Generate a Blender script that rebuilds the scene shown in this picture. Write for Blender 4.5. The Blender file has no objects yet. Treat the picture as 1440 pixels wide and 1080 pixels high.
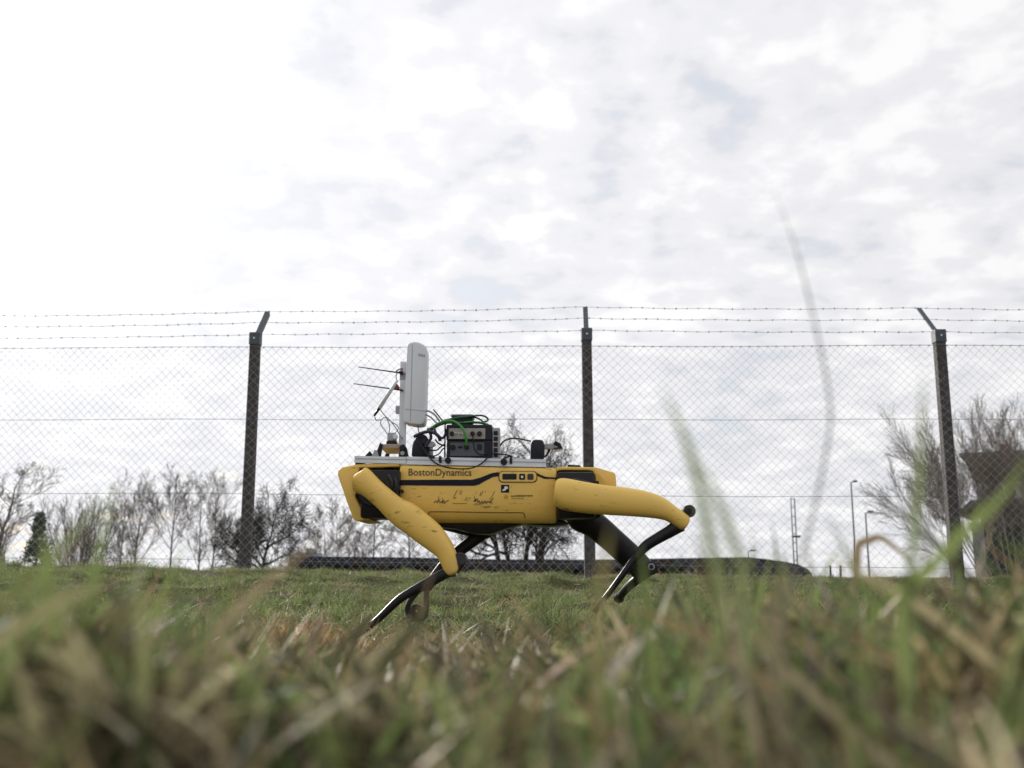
import bpy, bmesh, math, random
import numpy as np
from mathutils import Vector, Matrix

sc = bpy.context.scene
R = math.radians
random.seed(7)
rng = np.random.default_rng(11)

# ------------------------------------------------------------------ camera
F_PX = 1400.0            # focal length in photograph pixels (1440 px wide)
HOR = 792.0              # horizon row in the photograph
CAM_H = 0.20             # lens height above the ground under the robot
PITCH = math.atan((HOR - 540.0) / F_PX)
cam = bpy.data.cameras.new('camera')
cam.sensor_width = 36.0
cam.lens = 36.0 * F_PX / 1440.0
cam.clip_start = 0.02
cam.clip_end = 6000
cam.dof.use_dof = True
cam.dof.focus_distance = 3.7
cam.dof.aperture_fstop = 4.6
cam_o = bpy.data.objects.new('camera', cam)
sc.collection.objects.link(cam_o)
cam_o.location = (0, 0, CAM_H)
cam_o.rotation_euler = (math.pi / 2 + PITCH, 0, 0)
sc.camera = cam_o

# ------------------------------------------------------------------ sky and sun
SUN_AZ, SUN_EL = R(-36), R(25)      # azimuth from +Y (negative = towards -X)
sun_dir = Vector((math.sin(SUN_AZ) * math.cos(SUN_EL), math.cos(SUN_AZ) * math.cos(SUN_EL), math.sin(SUN_EL)))
world = bpy.data.worlds.new('World')
sc.world = world
world.use_nodes = True
nt = world.node_tree
nt.nodes.clear()


def N(tree, t, **kw):
    n = tree.nodes.new(t)
    for k, v in kw.items():
        setattr(n, k, v)
    return n


def math_node(tree, op, a, b=None, clamp=False):
    n = N(tree, 'ShaderNodeMath', operation=op, use_clamp=clamp)
    for i, s in enumerate((a, b)):
        if s is None:
            continue
        if isinstance(s, (int, float)):
            n.inputs[i].default_value = s
        else:
            tree.links.new(s, n.inputs[i])
    return n.outputs[0]


def mix_col(tree, fac, a, b, blend='MIX'):
    n = N(tree, 'ShaderNodeMix', data_type='RGBA', blend_type=blend)
    for i, s in ((0, fac), (6, a), (7, b)):
        if isinstance(s, (int, float)):
            n.inputs[i].default_value = s
        elif isinstance(s, (tuple, list)):
            n.inputs[i].default_value = (*s[:3], 1)
        else:
            tree.links.new(s, n.inputs[i])
    return n.outputs[2]


def ramp(tree, fac, stops, interp='LINEAR'):
    n = N(tree, 'ShaderNodeValToRGB')
    n.color_ramp.interpolation = interp
    el = n.color_ramp.elements
    while len(el) < len(stops):
        el.new(0.5)
    for e, (p, c) in zip(el, stops):
        e.position = p
        e.color = (*c, 1) if isinstance(c, (tuple, list)) else (c, c, c, 1)
    tree.links.new(fac, n.inputs[0])
    return n.outputs[0]


sky = N(nt, 'ShaderNodeTexSky', sky_type='NISHITA')
sky.sun_disc = False
sky.sun_elevation = SUN_EL
sky.sun_rotation = SUN_AZ
sky.air_density = 1.0
sky.dust_density = 1.5
tc = N(nt, 'ShaderNodeTexCoord')
sep = N(nt, 'ShaderNodeSeparateXYZ')
nt.links.new(tc.outputs['Generated'], sep.inputs[0])
zc = math_node(nt, 'MAXIMUM', sep.outputs[2], 0.0)
zz = math_node(nt, 'ADD', zc, 0.25)
comb = N(nt, 'ShaderNodeCombineXYZ')
nt.links.new(math_node(nt, 'DIVIDE', sep.outputs[0], zz), comb.inputs[0])
nt.links.new(math_node(nt, 'DIVIDE', sep.outputs[1], zz), comb.inputs[1])
# broad cells of a thin broken layer, and finer wisps on them
n1 = N(nt, 'ShaderNodeTexNoise')
n1.inputs['Scale'].default_value = 2.9
n1.inputs['Detail'].default_value = 7
n1.inputs['Roughness'].default_value = 0.52
n1.inputs['Distortion'].default_value = 0.12
nt.links.new(comb.outputs[0], n1.inputs['Vector'])
n2 = N(nt, 'ShaderNodeTexNoise')
n2.inputs['Scale'].default_value = 10.5
n2.inputs['Detail'].default_value = 5
n2.inputs['Roughness'].default_value = 0.52
n2.inputs['Distortion'].default_value = 0.12
nt.links.new(comb.outputs[0], n2.inputs['Vector'])
cl = math_node(nt, 'ADD', math_node(nt, 'MULTIPLY', n1.outputs[0], 0.54), math_node(nt, 'MULTIPLY', n2.outputs[0], 0.46))
cover = ramp(nt, cl, [(0.33, 0.0), (0.45, 1.0)], 'EASE')
shade = ramp(nt, cl, [(0.38, (0.73, 0.74, 0.785)), (0.49, (0.84, 0.84, 0.87)), (0.59, (0.96, 0.96, 0.965))], 'EASE')
# light scattered forward round the veiled sun brightens the layer there
dot = N(nt, 'ShaderNodeVectorMath', operation='DOT_PRODUCT')
nt.links.new(tc.outputs['Generated'], dot.inputs[0])
dot.inputs[1].default_value = sun_dir
dp = math_node(nt, 'MAXIMUM', dot.outputs['Value'], 0.0)
glow = math_node(nt, 'ADD',
                 math_node(nt, 'MULTIPLY', math_node(nt, 'POWER', dp, 4.0), 0.19),
                 math_node(nt, 'MULTIPLY', math_node(nt, 'POWER', dp, 45.0), 0.85))
SKY_S = 0.10
gain = math_node(nt, 'MULTIPLY', math_node(nt, 'ADD', glow, 0.80), 1.0 / SKY_S)
cloud_c = N(nt, 'ShaderNodeVectorMath', operation='SCALE')
nt.links.new(shade, cloud_c.inputs[0])
nt.links.new(gain, cloud_c.inputs['Scale'])
veil = N(nt, 'ShaderNodeVectorMath', operation='SCALE')       # thin high veil in the gaps
veil.inputs[0].default_value = (0.745, 0.77, 0.82)
nt.links.new(gain, veil.inputs['Scale'])
gap = mix_col(nt, 0.78, sky.outputs[0], veil.outputs[0])
skyc = mix_col(nt, cover, gap, cloud_c.outputs[0])
bg = N(nt, 'ShaderNodeBackground')
bg.inputs['Strength'].default_value = SKY_S
nt.links.new(skyc, bg.inputs['Color'])
wo = N(nt, 'ShaderNodeOutputWorld')
nt.links.new(bg.outputs[0], wo.inputs['Surface'])

sun = bpy.data.lights.new('sun', 'SUN')
sun.energy = 4.2
sun.angle = R(9)
sun.color = (1.0, 0.95, 0.87)
sun_o = bpy.data.objects.new('sun', sun)
sc.collection.objects.link(sun_o)
sun_o.rotation_euler = (-sun_dir).to_track_quat('-Z', 'Y').to_euler()
sun_o.location = (-6, 6, 8)

vs = sc.view_settings
vs.view_transform = 'Standard'
vs.look = 'None'
vs.exposure = 0.30
vs.gamma = 1.0
vs.use_curve_mapping = False


# ------------------------------------------------------------------ helpers
def W(px, py, Y):
    """photograph pixel -> world point on the plane y = Y"""
    u = (px - 720.0) / F_PX
    v = (540.0 - py) / F_PX
    dy = math.cos(PITCH) - v * math.sin(PITCH)
    dz = math.sin(PITCH) + v * math.cos(PITCH)
    t = Y / dy
    return Vector((u * t, Y, CAM_H + dz * t))


def S(Y):
    """metres per photograph pixel at distance Y"""
    return Y / F_PX


ORIGIN = {}


def link(name, verts, faces, mat, parent=None, smooth=False, label=None, cat=None, group=None, kind=None):
    me = bpy.data.meshes.new(name)
    org = Vector((0, 0, 0))
    if parent is not None:
        org = ORIGIN[parent]
    if isinstance(verts, np.ndarray):
        v = verts - np.array(org)
        v = v.tolist()
    else:
        v = [tuple(Vector(p) - org) for p in verts]
    me.from_pydata(v, [], faces)
    bm = bmesh.new()
    bm.from_mesh(me)
    bmesh.ops.recalc_face_normals(bm, faces=bm.faces)
    bm.to_mesh(me)
    bm.free()
    if smooth:
        me.shade_smooth()
    me.materials.append(mat)
    o = bpy.data.objects.new(name, me)
    sc.collection.objects.link(o)
    if parent is not None:
        o.parent = parent
    ORIGIN[o] = org
    tag(o, label, cat, group, kind)
    return o


def tag(o, label=None, cat=None, group=None, kind=None):
    if label:
        o['label'] = label
    if cat:
        o['category'] = cat
    if group:
        o['group'] = group
    if kind:
        o['kind'] = kind
    return o


def thing(name, loc, label, cat, group=None):
    o = bpy.data.objects.new(name, None)
    o.empty_display_size = 0.05
    o.location = loc
    sc.collection.objects.link(o)
    ORIGIN[o] = Vector(loc)
    return tag(o, label, cat, group)


class MB:
    def __init__(self):
        self.v = []
        self.f = []

    def add(self, v, f):
        b = len(self.v)
        self.v.extend([Vector(p) for p in v])
        self.f.extend([tuple(i + b for i in q) for q in f])
        return self

    def bm(self, bm):
        bm.verts.ensure_lookup_table()
        bm.verts.index_update()
        self.add([v.co.copy() for v in bm.verts], [[v.index for v in f.verts] for f in bm.faces])
        bm.free()
        return self

    def box(self, lo, hi, bevel=0.0, seg=2):
        bm = bmesh.new()
        bmesh.ops.create_cube(bm, size=1.0)
        c = [(a + b) / 2 for a, b in zip(lo, hi)]
        s = [abs(b - a) for a, b in zip(lo, hi)]
        for v in bm.verts:
            v.co = Vector((v.co.x * s[0] + c[0], v.co.y * s[1] + c[1], v.co.z * s[2] + c[2]))
        if bevel > 0:
            bmesh.ops.bevel(bm, geom=list(bm.edges), offset=min(bevel, min(s) * 0.45), segments=seg, affect='EDGES', profile=0.5)
        return self.bm(bm)

    def prism(self, pts, y0, y1, bevel=0.0, seg=2):
        """polygon in x,z (world) extruded from y0 to y1"""
        bm = bmesh.new()
        a = [bm.verts.new((p[0], y0, p[1])) for p in pts]
        b = [bm.verts.new((p[0], y1, p[1])) for p in pts]
        n = len(pts)
        bm.faces.new(a)
        bm.faces.new(b[::-1])
        for i in range(n):
            bm.faces.new((a[i], b[i], b[(i + 1) % n], a[(i + 1) % n]))
        bmesh.ops.recalc_face_normals(bm, faces=bm.faces)
        if bevel > 0:
            bmesh.ops.bevel(bm, geom=list(bm.edges), offset=bevel, segments=seg, affect='EDGES', profile=0.5, clamp_overlap=True)
        return self.bm(bm)

    def tube(self, pts, rad, sides=8, cap=True):
        pts = [Vector(p) for p in pts]
        n = len(pts)
        if not isinstance(rad, (list, tuple)):
            rad = [rad] * n
        up = None
        rings = []
        for i, p in enumerate(pts):
            d = (pts[min(i + 1, n - 1)] - pts[max(i - 1, 0)]).normalized()
            if up is None:
                ref = Vector((0, 1, 0)) if abs(d.y) < 0.9 else Vector((1, 0, 0))
                up = (ref - d * ref.dot(d)).normalized()
            else:
                up = (up - d * up.dot(d)).normalized()
            s = d.cross(up)
            rings.append([p + (up * math.cos(2 * math.pi * k / sides) + s * math.sin(2 * math.pi * k / sides)) * rad[i] for k in range(sides)])
        v = [q for r in rings for q in r]
        f = []
        for i in range(n - 1):
            for k in range(sides):
                a = i * sides + k
                b = i * sides + (k + 1) % sides
                f.append((a, b, b + sides, a + sides))
        if cap:
            f.append(tuple(range(sides))[::-1])
            f.append(tuple(range((n - 1) * sides, n * sides)))
        return self.add(v, f)

    def disc(self, c, r, y0, y1, sides=20, bevel=0.0):
        pts = [(c[0] + r * math.cos(2 * math.pi * k / sides), c[1] + r * math.sin(2 * math.pi * k / sides)) for k in range(sides)]
        return self.prism(pts, y0, y1, bevel, 1)

    def rings(self, rings, cap=True):
        n = len(rings[0])
        v = [q for r in rings for q in r]
        f = []
        for i in range(len(rings) - 1):
            for k in range(n):
                a = i * n + k
                b = i * n + (k + 1) % n
                f.append((a, b, b + n, a + n))
        if cap:
            f.append(tuple(range(n))[::-1])
            f.append(tuple(range((len(rings) - 1) * n, len(rings) * n)))
        return self.add(v, f)

    def build(self, name, mat, parent=None, smooth=False, **kw):
        o = link(name, self.v, self.f, mat, parent, smooth, **kw)
        return o


def auto_smooth(o, ang=35):
    me = o.data
    me.shade_smooth()
    bm = bmesh.new()
    bm.from_mesh(me)
    lim = R(ang)
    for e in bm.edges:
        if len(e.link_faces) == 2 and e.calc_face_angle(0) > lim:
            e.smooth = False
    bm.to_mesh(me)
    bm.free()
    return o


def spline(pts, k=6):
    """Catmull-Rom through 3-D points"""
    P = [Vector(p) for p in pts]
    P = [P[0] * 2 - P[1]] + P + [P[-1] * 2 - P[-2]]
    out = []
    for i in range(1, len(P) - 2):
        a, b, c, d = P[i - 1:i + 3]
        for j in range(k):
            t = j / k
            out.append(0.5 * ((2 * b) + (c - a) * t + (2 * a - 5 * b + 4 * c - d) * t * t + (-a + 3 * b - 3 * c + d) * t ** 3))
    out.append(P[-2])
    return out


def make_mat(name, col, rough=0.6, metal=0.0, col2=None, scale=8.0, fac=(0.4, 0.65), bump=0.0, bump_scale=60.0, detail=5, spec=None, coat=0.0):
    m = bpy.data.materials.new(name)
    m.use_nodes = True
    t = m.node_tree
    p = t.nodes['Principled BSDF']
    p.inputs['Roughness'].default_value = rough
    p.inputs['Metallic'].default_value = metal
    if spec is not None:
        p.inputs['Specular IOR Level'].default_value = spec
    p.inputs['Coat Weight'].default_value = coat
    co = N(t, 'ShaderNodeTexCoord')
    if col2 is not None:
        n = N(t, 'ShaderNodeTexNoise')
        n.inputs['Scale'].default_value = scale
        n.inputs['Detail'].default_value = detail
        n.inputs['Roughness'].default_value = 0.65
        t.links.new(co.outputs['Object'], n.inputs['Vector'])
        f = ramp(t, n.outputs[0], [(fac[0], 0.0), (fac[1], 1.0)])
        t.links.new(mix_col(t, f, col, col2), p.inputs['Base Color'])
    else:
        p.inputs['Base Color'].default_value = (*col, 1)
    if bump > 0:
        n = N(t, 'ShaderNodeTexNoise')
        n.inputs['Scale'].default_value = bump_scale
        n.inputs['Detail'].default_value = 4
        t.links.new(co.outputs['Object'], n.inputs['Vector'])
        b = N(t, 'ShaderNodeBump')
        b.inputs['Strength'].default_value = bump
        b.inputs['Distance'].default_value = 0.01
        t.links.new(n.outputs[0], b.inputs['Height'])
        t.links.new(b.outputs[0], p.inputs['Normal'])
    return m


def blade_mat(name, trans=0.35):
    """leaf material: colour of each blade from its own attribute, light passes through"""
    m = bpy.data.materials.new(name)
    m.use_nodes = True
    t = m.node_tree
    t.nodes.clear()
    at = N(t, 'ShaderNodeAttribute', attribute_name='blade_colour')
    pr = N(t, 'ShaderNodeBsdfPrincipled')
    pr.inputs['Roughness'].default_value = 0.55
    pr.inputs['Specular IOR Level'].default_value = 0.3
    t.links.new(at.outputs['Color'], pr.inputs['Base Color'])
    tr = N(t, 'ShaderNodeBsdfTranslucent')
    t.links.new(mix_col(t, 0.35, at.outputs['Color'], (0.20, 0.26, 0.08), 'MIX'), tr.inputs['Color'])
    mx = N(t, 'ShaderNodeMixShader')
    mx.inputs[0].default_value = trans
    t.links.new(pr.outputs[0], mx.inputs[1])
    t.links.new(tr.outputs[0], mx.inputs[2])
    o = N(t, 'ShaderNodeOutputMaterial')
    t.links.new(mx.outputs[0], o.inputs['Surface'])
    return m


# yellow painted plastic with rubbed dark scuffs
def yellow_mat():
    m = make_mat('yellow_shell', (0.60, 0.335, 0.035), 0.42, 0, None)
    t = m.node_tree
    p = t.nodes['Principled BSDF']
    co = N(t, 'ShaderNodeTexCoord')
    n = N(t, 'ShaderNodeTexNoise')
    n.inputs['Scale'].default_value = 9
    n.inputs['Detail'].default_value = 8
    n.inputs['Roughness'].default_value = 0.7
    t.links.new(co.outputs['Object'], n.inputs['Vector'])
    mp = N(t, 'ShaderNodeMapping')
    mp.inputs['Rotation'].default_value = (0, R(42), 0)
    mp.inputs['Scale'].default_value = (18, 30, 70)
    t.links.new(co.outputs['Object'], mp.inputs['Vector'])
    n2 = N(t, 'ShaderNodeTexNoise')
    n2.inputs['Scale'].default_value = 1.6
    n2.inputs['Detail'].default_value = 6
    t.links.new(mp.outputs[0], n2.inputs['Vector'])
    f1 = ramp(t, n.outputs[0], [(0.35, 0.0), (0.75, 0.45)])
    f2 = ramp(t, n2.outputs[0], [(0.59, 0.0), (0.68, 0.8)])
    gate = ramp(t, n.outputs[0], [(0.50, 0.0), (0.58, 1.0)])
    c = mix_col(t, f1, (0.83, 0.54, 0.12), (0.69, 0.435, 0.09))
    c = mix_col(t, math_node(t, 'MULTIPLY', f2, gate), c, (0.17, 0.11, 0.04))
    t.links.new(c, p.inputs['Base Color'])
    t.links.new(ramp(t, n2.outputs[0], [(0.3, 0.36), (0.7, 0.55)]), p.inputs['Roughness'])
    return m


M = {}
M['yellow'] = yellow_mat()
M['black'] = make_mat('black_plastic', (0.007, 0.007, 0.010), 0.33, 0, (0.014, 0.012, 0.012), 20, spec=0.25)
M['rubber'] = make_mat('black_rubber', (0.018, 0.017, 0.017), 0.75, 0, (0.035, 0.030, 0.025), 45, spec=0.25, bump=0.3, bump_scale=200)
M['darkgrey'] = make_mat('dark_grey_metal', (0.035, 0.035, 0.040), 0.45, 0.3, (0.07, 0.06, 0.055), 40, spec=0.3)
M['alu'] = make_mat('aluminium_rail', (0.62, 0.64, 0.66), 0.36, 0.75, (0.52, 0.54, 0.56), 14)
M['white'] = make_mat('white_plastic', (0.70, 0.73, 0.76), 0.45, 0, (0.63, 0.66, 0.70), 6)
M['ink'] = make_mat('dark_print', (0.035, 0.028, 0.022), 0.6)
M['inkfaint'] = make_mat('marker_ink', (0.14, 0.085, 0.03), 0.6)
M['navy'] = make_mat('navy_print', (0.006, 0.008, 0.018), 0.5, spec=0.2)
M['offwhite'] = make_mat('white_print', (0.75, 0.75, 0.76), 0.5)
M['orange'] = make_mat('orange_print', (0.60, 0.29, 0.02), 0.5)
M['beige'] = make_mat('beige_front_plate', (0.36, 0.33, 0.30), 0.5, 0.1, (0.30, 0.27, 0.25), 30)
M['slate'] = make_mat('slate_front_plate', (0.075, 0.085, 0.105), 0.5, 0.1, (0.10, 0.11, 0.13), 30)
M['boxdark'] = make_mat('dark_blue_grey_housing', (0.011, 0.013, 0.020), 0.45, spec=0.3)
M['green'] = make_mat('green_cable', (0.045, 0.26, 0.035), 0.45)
M['green2'] = make_mat('deep_green_cable', (0.016, 0.095, 0.030), 0.45)
M['greycable'] = make_mat('grey_cable', (0.34, 0.35, 0.38), 0.5)
M['purple'] = make_mat('violet_black_cable', (0.020, 0.014, 0.045), 0.4)
M['red'] = make_mat('red_clip', (0.22, 0.015, 0.035), 0.45)
M['tan'] = make_mat('tan_plate', (0.36, 0.29, 0.21), 0.6)
M['post'] = make_mat('weathered_post', (0.046, 0.043, 0.043), 0.9, 0, (0.115, 0.105, 0.102), 26, (0.38, 0.68), bump=0.8, bump_scale=70)
M['cap'] = make_mat('blue_grey_steel', (0.060, 0.075, 0.092), 0.55, 0.3, (0.09, 0.10, 0.11), 30)
M['wire'] = make_mat('galvanised_wire', (0.42, 0.41, 0.40), 0.55, 0.3)
M['barb'] = make_mat('dull_barbed_wire', (0.16, 0.16, 0.17), 0.6, 0.3)
M['bark'] = make_mat('hazed_grey_brown_bark', (0.13, 0.11, 0.09), 0.9, 0, (0.20, 0.17, 0.145), 3)  # lightened: a thin distance haze is put into the bark colour
M['barkdark'] = make_mat('dark_bark', (0.028, 0.024, 0.022), 0.9, 0, (0.055, 0.047, 0.042), 3)
M['barkpale'] = make_mat('pale_bark', (0.17, 0.145, 0.125), 0.9, 0, (0.23, 0.20, 0.17), 3)
M['lampmetal'] = make_mat('grey_lamp_metal', (0.10, 0.11, 0.125), 0.5, 0.5)
M['lowroof'] = make_mat('dark_roof_sheet', (0.018, 0.022, 0.038), 0.6, 0, (0.032, 0.036, 0.055), 1.2)
M['lowwall'] = make_mat('dark_brown_wall', (0.024, 0.018, 0.018), 0.85, 0, (0.060, 0.046, 0.038), 1.4)
M['ivywall'] = make_mat('dark_grey_wall', (0.055, 0.056, 0.055), 0.9, 0, (0.10, 0.10, 0.09), 1.5)  # the wall's own dark mottled grey
M['concrete'] = make_mat('pale_concrete', (0.33, 0.34, 0.36), 0.8, 0, (0.26, 0.26, 0.27), 2)
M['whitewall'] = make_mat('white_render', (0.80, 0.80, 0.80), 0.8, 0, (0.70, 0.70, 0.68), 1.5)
M['shutter'] = make_mat('navy_door', (0.012, 0.016, 0.035), 0.5)
M['brick'] = make_mat('red_brick', (0.20, 0.085, 0.06), 0.9, 0, (0.28, 0.13, 0.09), 9)
M['roofslab'] = make_mat('grey_roof_slab', (0.125, 0.130, 0.135), 0.8, 0, (0.19, 0.19, 0.185), 2)
M['glass'] = make_mat('window_glass', (0.20, 0.24, 0.29), 0.08, 0.0, spec=0.8)
M['ivy'] = make_mat('dark_ivy', (0.030, 0.042, 0.018), 0.7, 0, (0.055, 0.070, 0.026), 3)
M['evergreen'] = make_mat('hazed_evergreen_needles', (0.055, 0.080, 0.052), 0.8, 0, (0.095, 0.120, 0.075), 2)  # raised tone, with distance haze mixed into the needle colour
M['budgreen'] = make_mat('spring_leaves', (0.10, 0.14, 0.045), 0.7, 0, (0.15, 0.17, 0.06), 2)
M['hedge'] = make_mat('russet_twigs', (0.12, 0.085, 0.065), 0.9, 0, (0.20, 0.14, 0.10), 2)
M['blade'] = blade_mat('grass_blades', 0.54)
M['dry'] = blade_mat('dry_blades', 0.22)


# ------------------------------------------------------------------ ground
_w = []
_r = random.Random(3)
for amp, wl in ((0.010, 1.7), (0.010, 1.1), (0.012, 0.62), (0.011, 0.43), (0.009, 0.31), (0.006, 0.23), (0.004, 0.17)):
    for _ in range(2):
        a = _r.uniform(0, math.pi)
        k = 2 * math.pi / wl
        _w.append((amp * 0.7, k * math.cos(a), k * math.sin(a), _r.uniform(0, 6.28)))


def fence_y(x):
    return 8.19 - 0.052 * x


def lerp(a, b, t):
    return a + (b - a) * t


def ground_z(x, y):
    x = np.asarray(x, float)
    y = np.asarray(y, float)
    xc = np.clip(x, -6, 6)
    zf = 0.084 - 0.026 * xc               # ground along the fence line: higher on the -x side
    zf = np.clip(zf - 0.012, -0.02, 0.15)
    zcr = 0.094 - 0.0085 * xc             # the crest behind it
    ys = [-400., -1.0, 0.0, 0.42, 0.9, 1.5, 2.3, 3.2, 4.6]
    zs = [0.06, 0.10, 0.122, 0.116, 0.080, 0.036, -0.004, -0.004, 0.016]
    base = np.interp(y, ys, zs)
    t = np.clip((y - 4.6) / (8.1 - 4.6), 0, 1)
    z = np.where(y < 4.6, base, 0.018 + (zf - 0.018) * t * t * (3 - 2 * t) * 0.5 + (zf - 0.018) * t * 0.5)
    t = np.clip((y - 8.1) / 1.3, 0, 1)
    z = np.where(y > 8.1, zf + (zcr - zf) * t * t * (3 - 2 * t), z)
    t = np.clip((y - 9.4) / 22.0, 0, 1)
    z = np.where(y > 9.4, zcr + (-2.5 - zcr) * t * t * (3 - 2 * t) - 0.12 * np.clip((y - 9.4) / 1.5, 0, 1), z)
    z = z - np.clip(y - 25, 0, None) * 0.0125      # the land falls away behind the crest
    z = z + 0.050 * np.exp(-((x + 0.30) / 0.17) ** 2 - ((y - 0.62) / 0.30) ** 2) + 0.030 * np.exp(-((x - 0.32) / 0.16) ** 2 - ((y - 0.75) / 0.30) ** 2)
    bump = np.zeros_like(z)
    for a, kx, ky, ph in _w:
        bump = bump + a * np.sin(kx * x + ky * y + ph)
    fade = np.clip((14 - y) / 4, 0, 1) * np.clip((y + 3) / 2, 0, 1)
    rob = 1 - 0.75 * np.exp(-(((y - 3.05) / 0.6) ** 2))
    crest = 1 - 0.45 * np.exp(-(((y - 9.3) / 0.7) ** 2))
    return z + bump * fade * rob * crest


def gz(x, y):
    return float(ground_z(x, y))


def build_ground():
    ys = np.concatenate([-np.geomspace(300, 3, 12), np.arange(-2.5, 0, 0.5), np.arange(0, 11, 0.055), np.arange(11, 34, 0.8), np.geomspace(35, 2500, 26)])
    xs = np.concatenate([-np.geomspace(2500, 6.5, 28), np.arange(-6, 6.01, 0.075), np.geomspace(6.5, 2500, 28)])
    X, Y = np.meshgrid(xs, ys)
    Z = ground_z(X, Y)
    nx, ny = len(xs), len(ys)
    v = np.stack([X.ravel(), Y.ravel(), Z.ravel()], 1)
    i = np.arange(nx * ny).reshape(ny, nx)
    f = np.stack([i[:-1, :-1].ravel(), i[:-1, 1:].ravel(), i[1:, 1:].ravel(), i[1:, :-1].ravel()], 1).tolist()
    m = bpy.data.materials.new('soil_and_turf')
    m.use_nodes = True
    t = m.node_tree
    p = t.nodes['Principled BSDF']
    p.inputs['Roughness'].default_value = 0.95
    p.inputs['Specular IOR Level'].default_value = 0.1
    co = N(t, 'ShaderNodeTexCoord')
    a = N(t, 'ShaderNodeTexNoise')
    a.inputs['Scale'].default_value = 2.4
    a.inputs['Detail'].default_value = 8
    a.inputs['Roughness'].default_value = 0.7
    b = N(t, 'ShaderNodeTexNoise')
    b.inputs['Scale'].default_value = 34
    b.inputs['Detail'].default_value = 6
    b.inputs['Roughness'].default_value = 0.75
    t.links.new(co.outputs['Object'], a.inputs['Vector'])
    t.links.new(co.outputs['Object'], b.inputs['Vector'])
    c1 = ramp(t, a.outputs[0], [(0.36, (0.045, 0.034, 0.024)), (0.50, (0.050, 0.058, 0.020)), (0.66, (0.085, 0.085, 0.036))])
    c2 = ramp(t, b.outputs[0], [(0.3, (0.6, 0.6, 0.6)), (0.7, (1.35, 1.3, 1.2))])
    t.links.new(mix_col(t, 1.0, c1, c2, 'MULTIPLY'), p.inputs['Base Color'])
    bp = N(t, 'ShaderNodeBump')
    bp.inputs['Strength'].default_value = 0.9
    bp.inputs['Distance'].default_value = 0.02
    t.links.new(b.outputs[0], bp.inputs['Height'])
    t.links.new(bp.outputs[0], p.inputs['Normal'])
    o = link('ground', v, f, m, smooth=True, kind='structure')
    return o


build_ground()


# ------------------------------------------------------------------ grass
PAL_GREEN = np.array([(0.068, 0.100, 0.034), (0.095, 0.128, 0.046), (0.052, 0.082, 0.036), (0.120, 0.150, 0.062), (0.150, 0.155, 0.080)])
PAL_DRY = np.array([(0.30, 0.235, 0.140), (0.23, 0.175, 0.105), (0.36, 0.30, 0.20), (0.17, 0.12, 0.075), (0.25, 0.17, 0.095)])
PAL_DARK = np.array([(0.070, 0.050, 0.036), (0.10, 0.075, 0.050), (0.055, 0.042, 0.034)])


def blades(name, x, y, L, Wd, lean, droop, az, col, mat, seg=4, label=None, kind='stuff', lift=0.0, roll=None):
    """curved tapered strips; lean = angle from vertical at the root, droop = extra lean at the tip"""
    n = len(x)
    z = ground_z(x, y) - 0.004 + lift
    K = seg + 1
    V = np.zeros((n, K, 2, 3))
    px, py, pz = x.copy(), y.copy(), z.copy()
    roll = rng.uniform(0, math.pi, n) if roll is None else roll
    for k in range(K):
        s = k / seg
        ang = lean + droop * s ** 1.4
        if k > 0:
            st = L / seg
            px = px + st * np.sin(ang) * np.cos(az)
            py = py + st * np.sin(ang) * np.sin(az)
            pz = pz + st * np.cos(ang)
        w = Wd * 0.5 * (1 - s ** 2.2) * (0.75 + 0.5 * min(s * 4, 1) * 0.5) + Wd * 0.02
        sx, sy = -np.sin(az), np.cos(az)
        # blade face partly rolled about its own run
        ca, sa = np.cos(roll), np.sin(roll)
        ux = np.cos(ang) * np.cos(az)
        uy = np.cos(ang) * np.sin(az)
        uz = -np.sin(ang)
        ax = sx * ca + ux * sa
        ay = sy * ca + uy * sa
        az_ = uz * sa
        V[:, k, 0] = np.stack([px - ax * w, py - ay * w, pz - az_ * w], 1)
        V[:, k, 1] = np.stack([px + ax * w, py + ay * w, pz + az_ * w], 1)
    base = np.arange(n)[:, None] * (K * 2)
    quads = []
    for k in range(seg):
        a = base + 2 * k
        quads.append(np.concatenate([a, a + 1, a + 3, a + 2], 1))
    Q = np.stack(quads, 1).reshape(-1, 4)
    me = bpy.data.meshes.new(name)
    nv, nf = n * K * 2, len(Q)
    me.vertices.add(nv)
    me.vertices.foreach_set('co', V.reshape(-1))
    me.loops.add(nf * 4)
    me.loops.foreach_set('vertex_index', Q.reshape(-1).astype(np.int32))
    me.polygons.add(nf)
    me.polygons.foreach_set('loop_start', np.arange(0, nf * 4, 4, dtype=np.int32))
    me.polygons.foreach_set('loop_total', np.full(nf, 4, dtype=np.int32))
    me.update(calc_edges=True)
    at = me.attributes.new('blade_colour', 'FLOAT_COLOR', 'POINT')
    c = np.ones((n, K * 2, 4))
    c[:, :, :3] = col[:, None, :]
    at.data.foreach_set('color', c.reshape(-1))
    me.shade_smooth()
    me.materials.append(mat)
    o = bpy.data.objects.new(name, me)
    sc.collection.objects.link(o)
    tag(o, label, 'grass' if label else None, None, kind)
    return o


def pick(pal, n, jit=0.22):
    return pal[rng.integers(0, len(pal), n)] * rng.uniform(1 - jit, 1 + jit, (n, 1)) * rng.uniform(0.93, 1.07, (n, 3))


def field(x, y, sc_, seed):
    rr = random.Random(seed)
    s = np.zeros_like(x)
    for i in range(9):
        a = rr.uniform(0, math.pi)
        k = sc_ * rr.uniform(0.6, 2.4)
        s += np.sin(k * (math.cos(a) * x + math.sin(a) * y) + rr.uniform(0, 6.28))
    return s / 3.0


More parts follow.
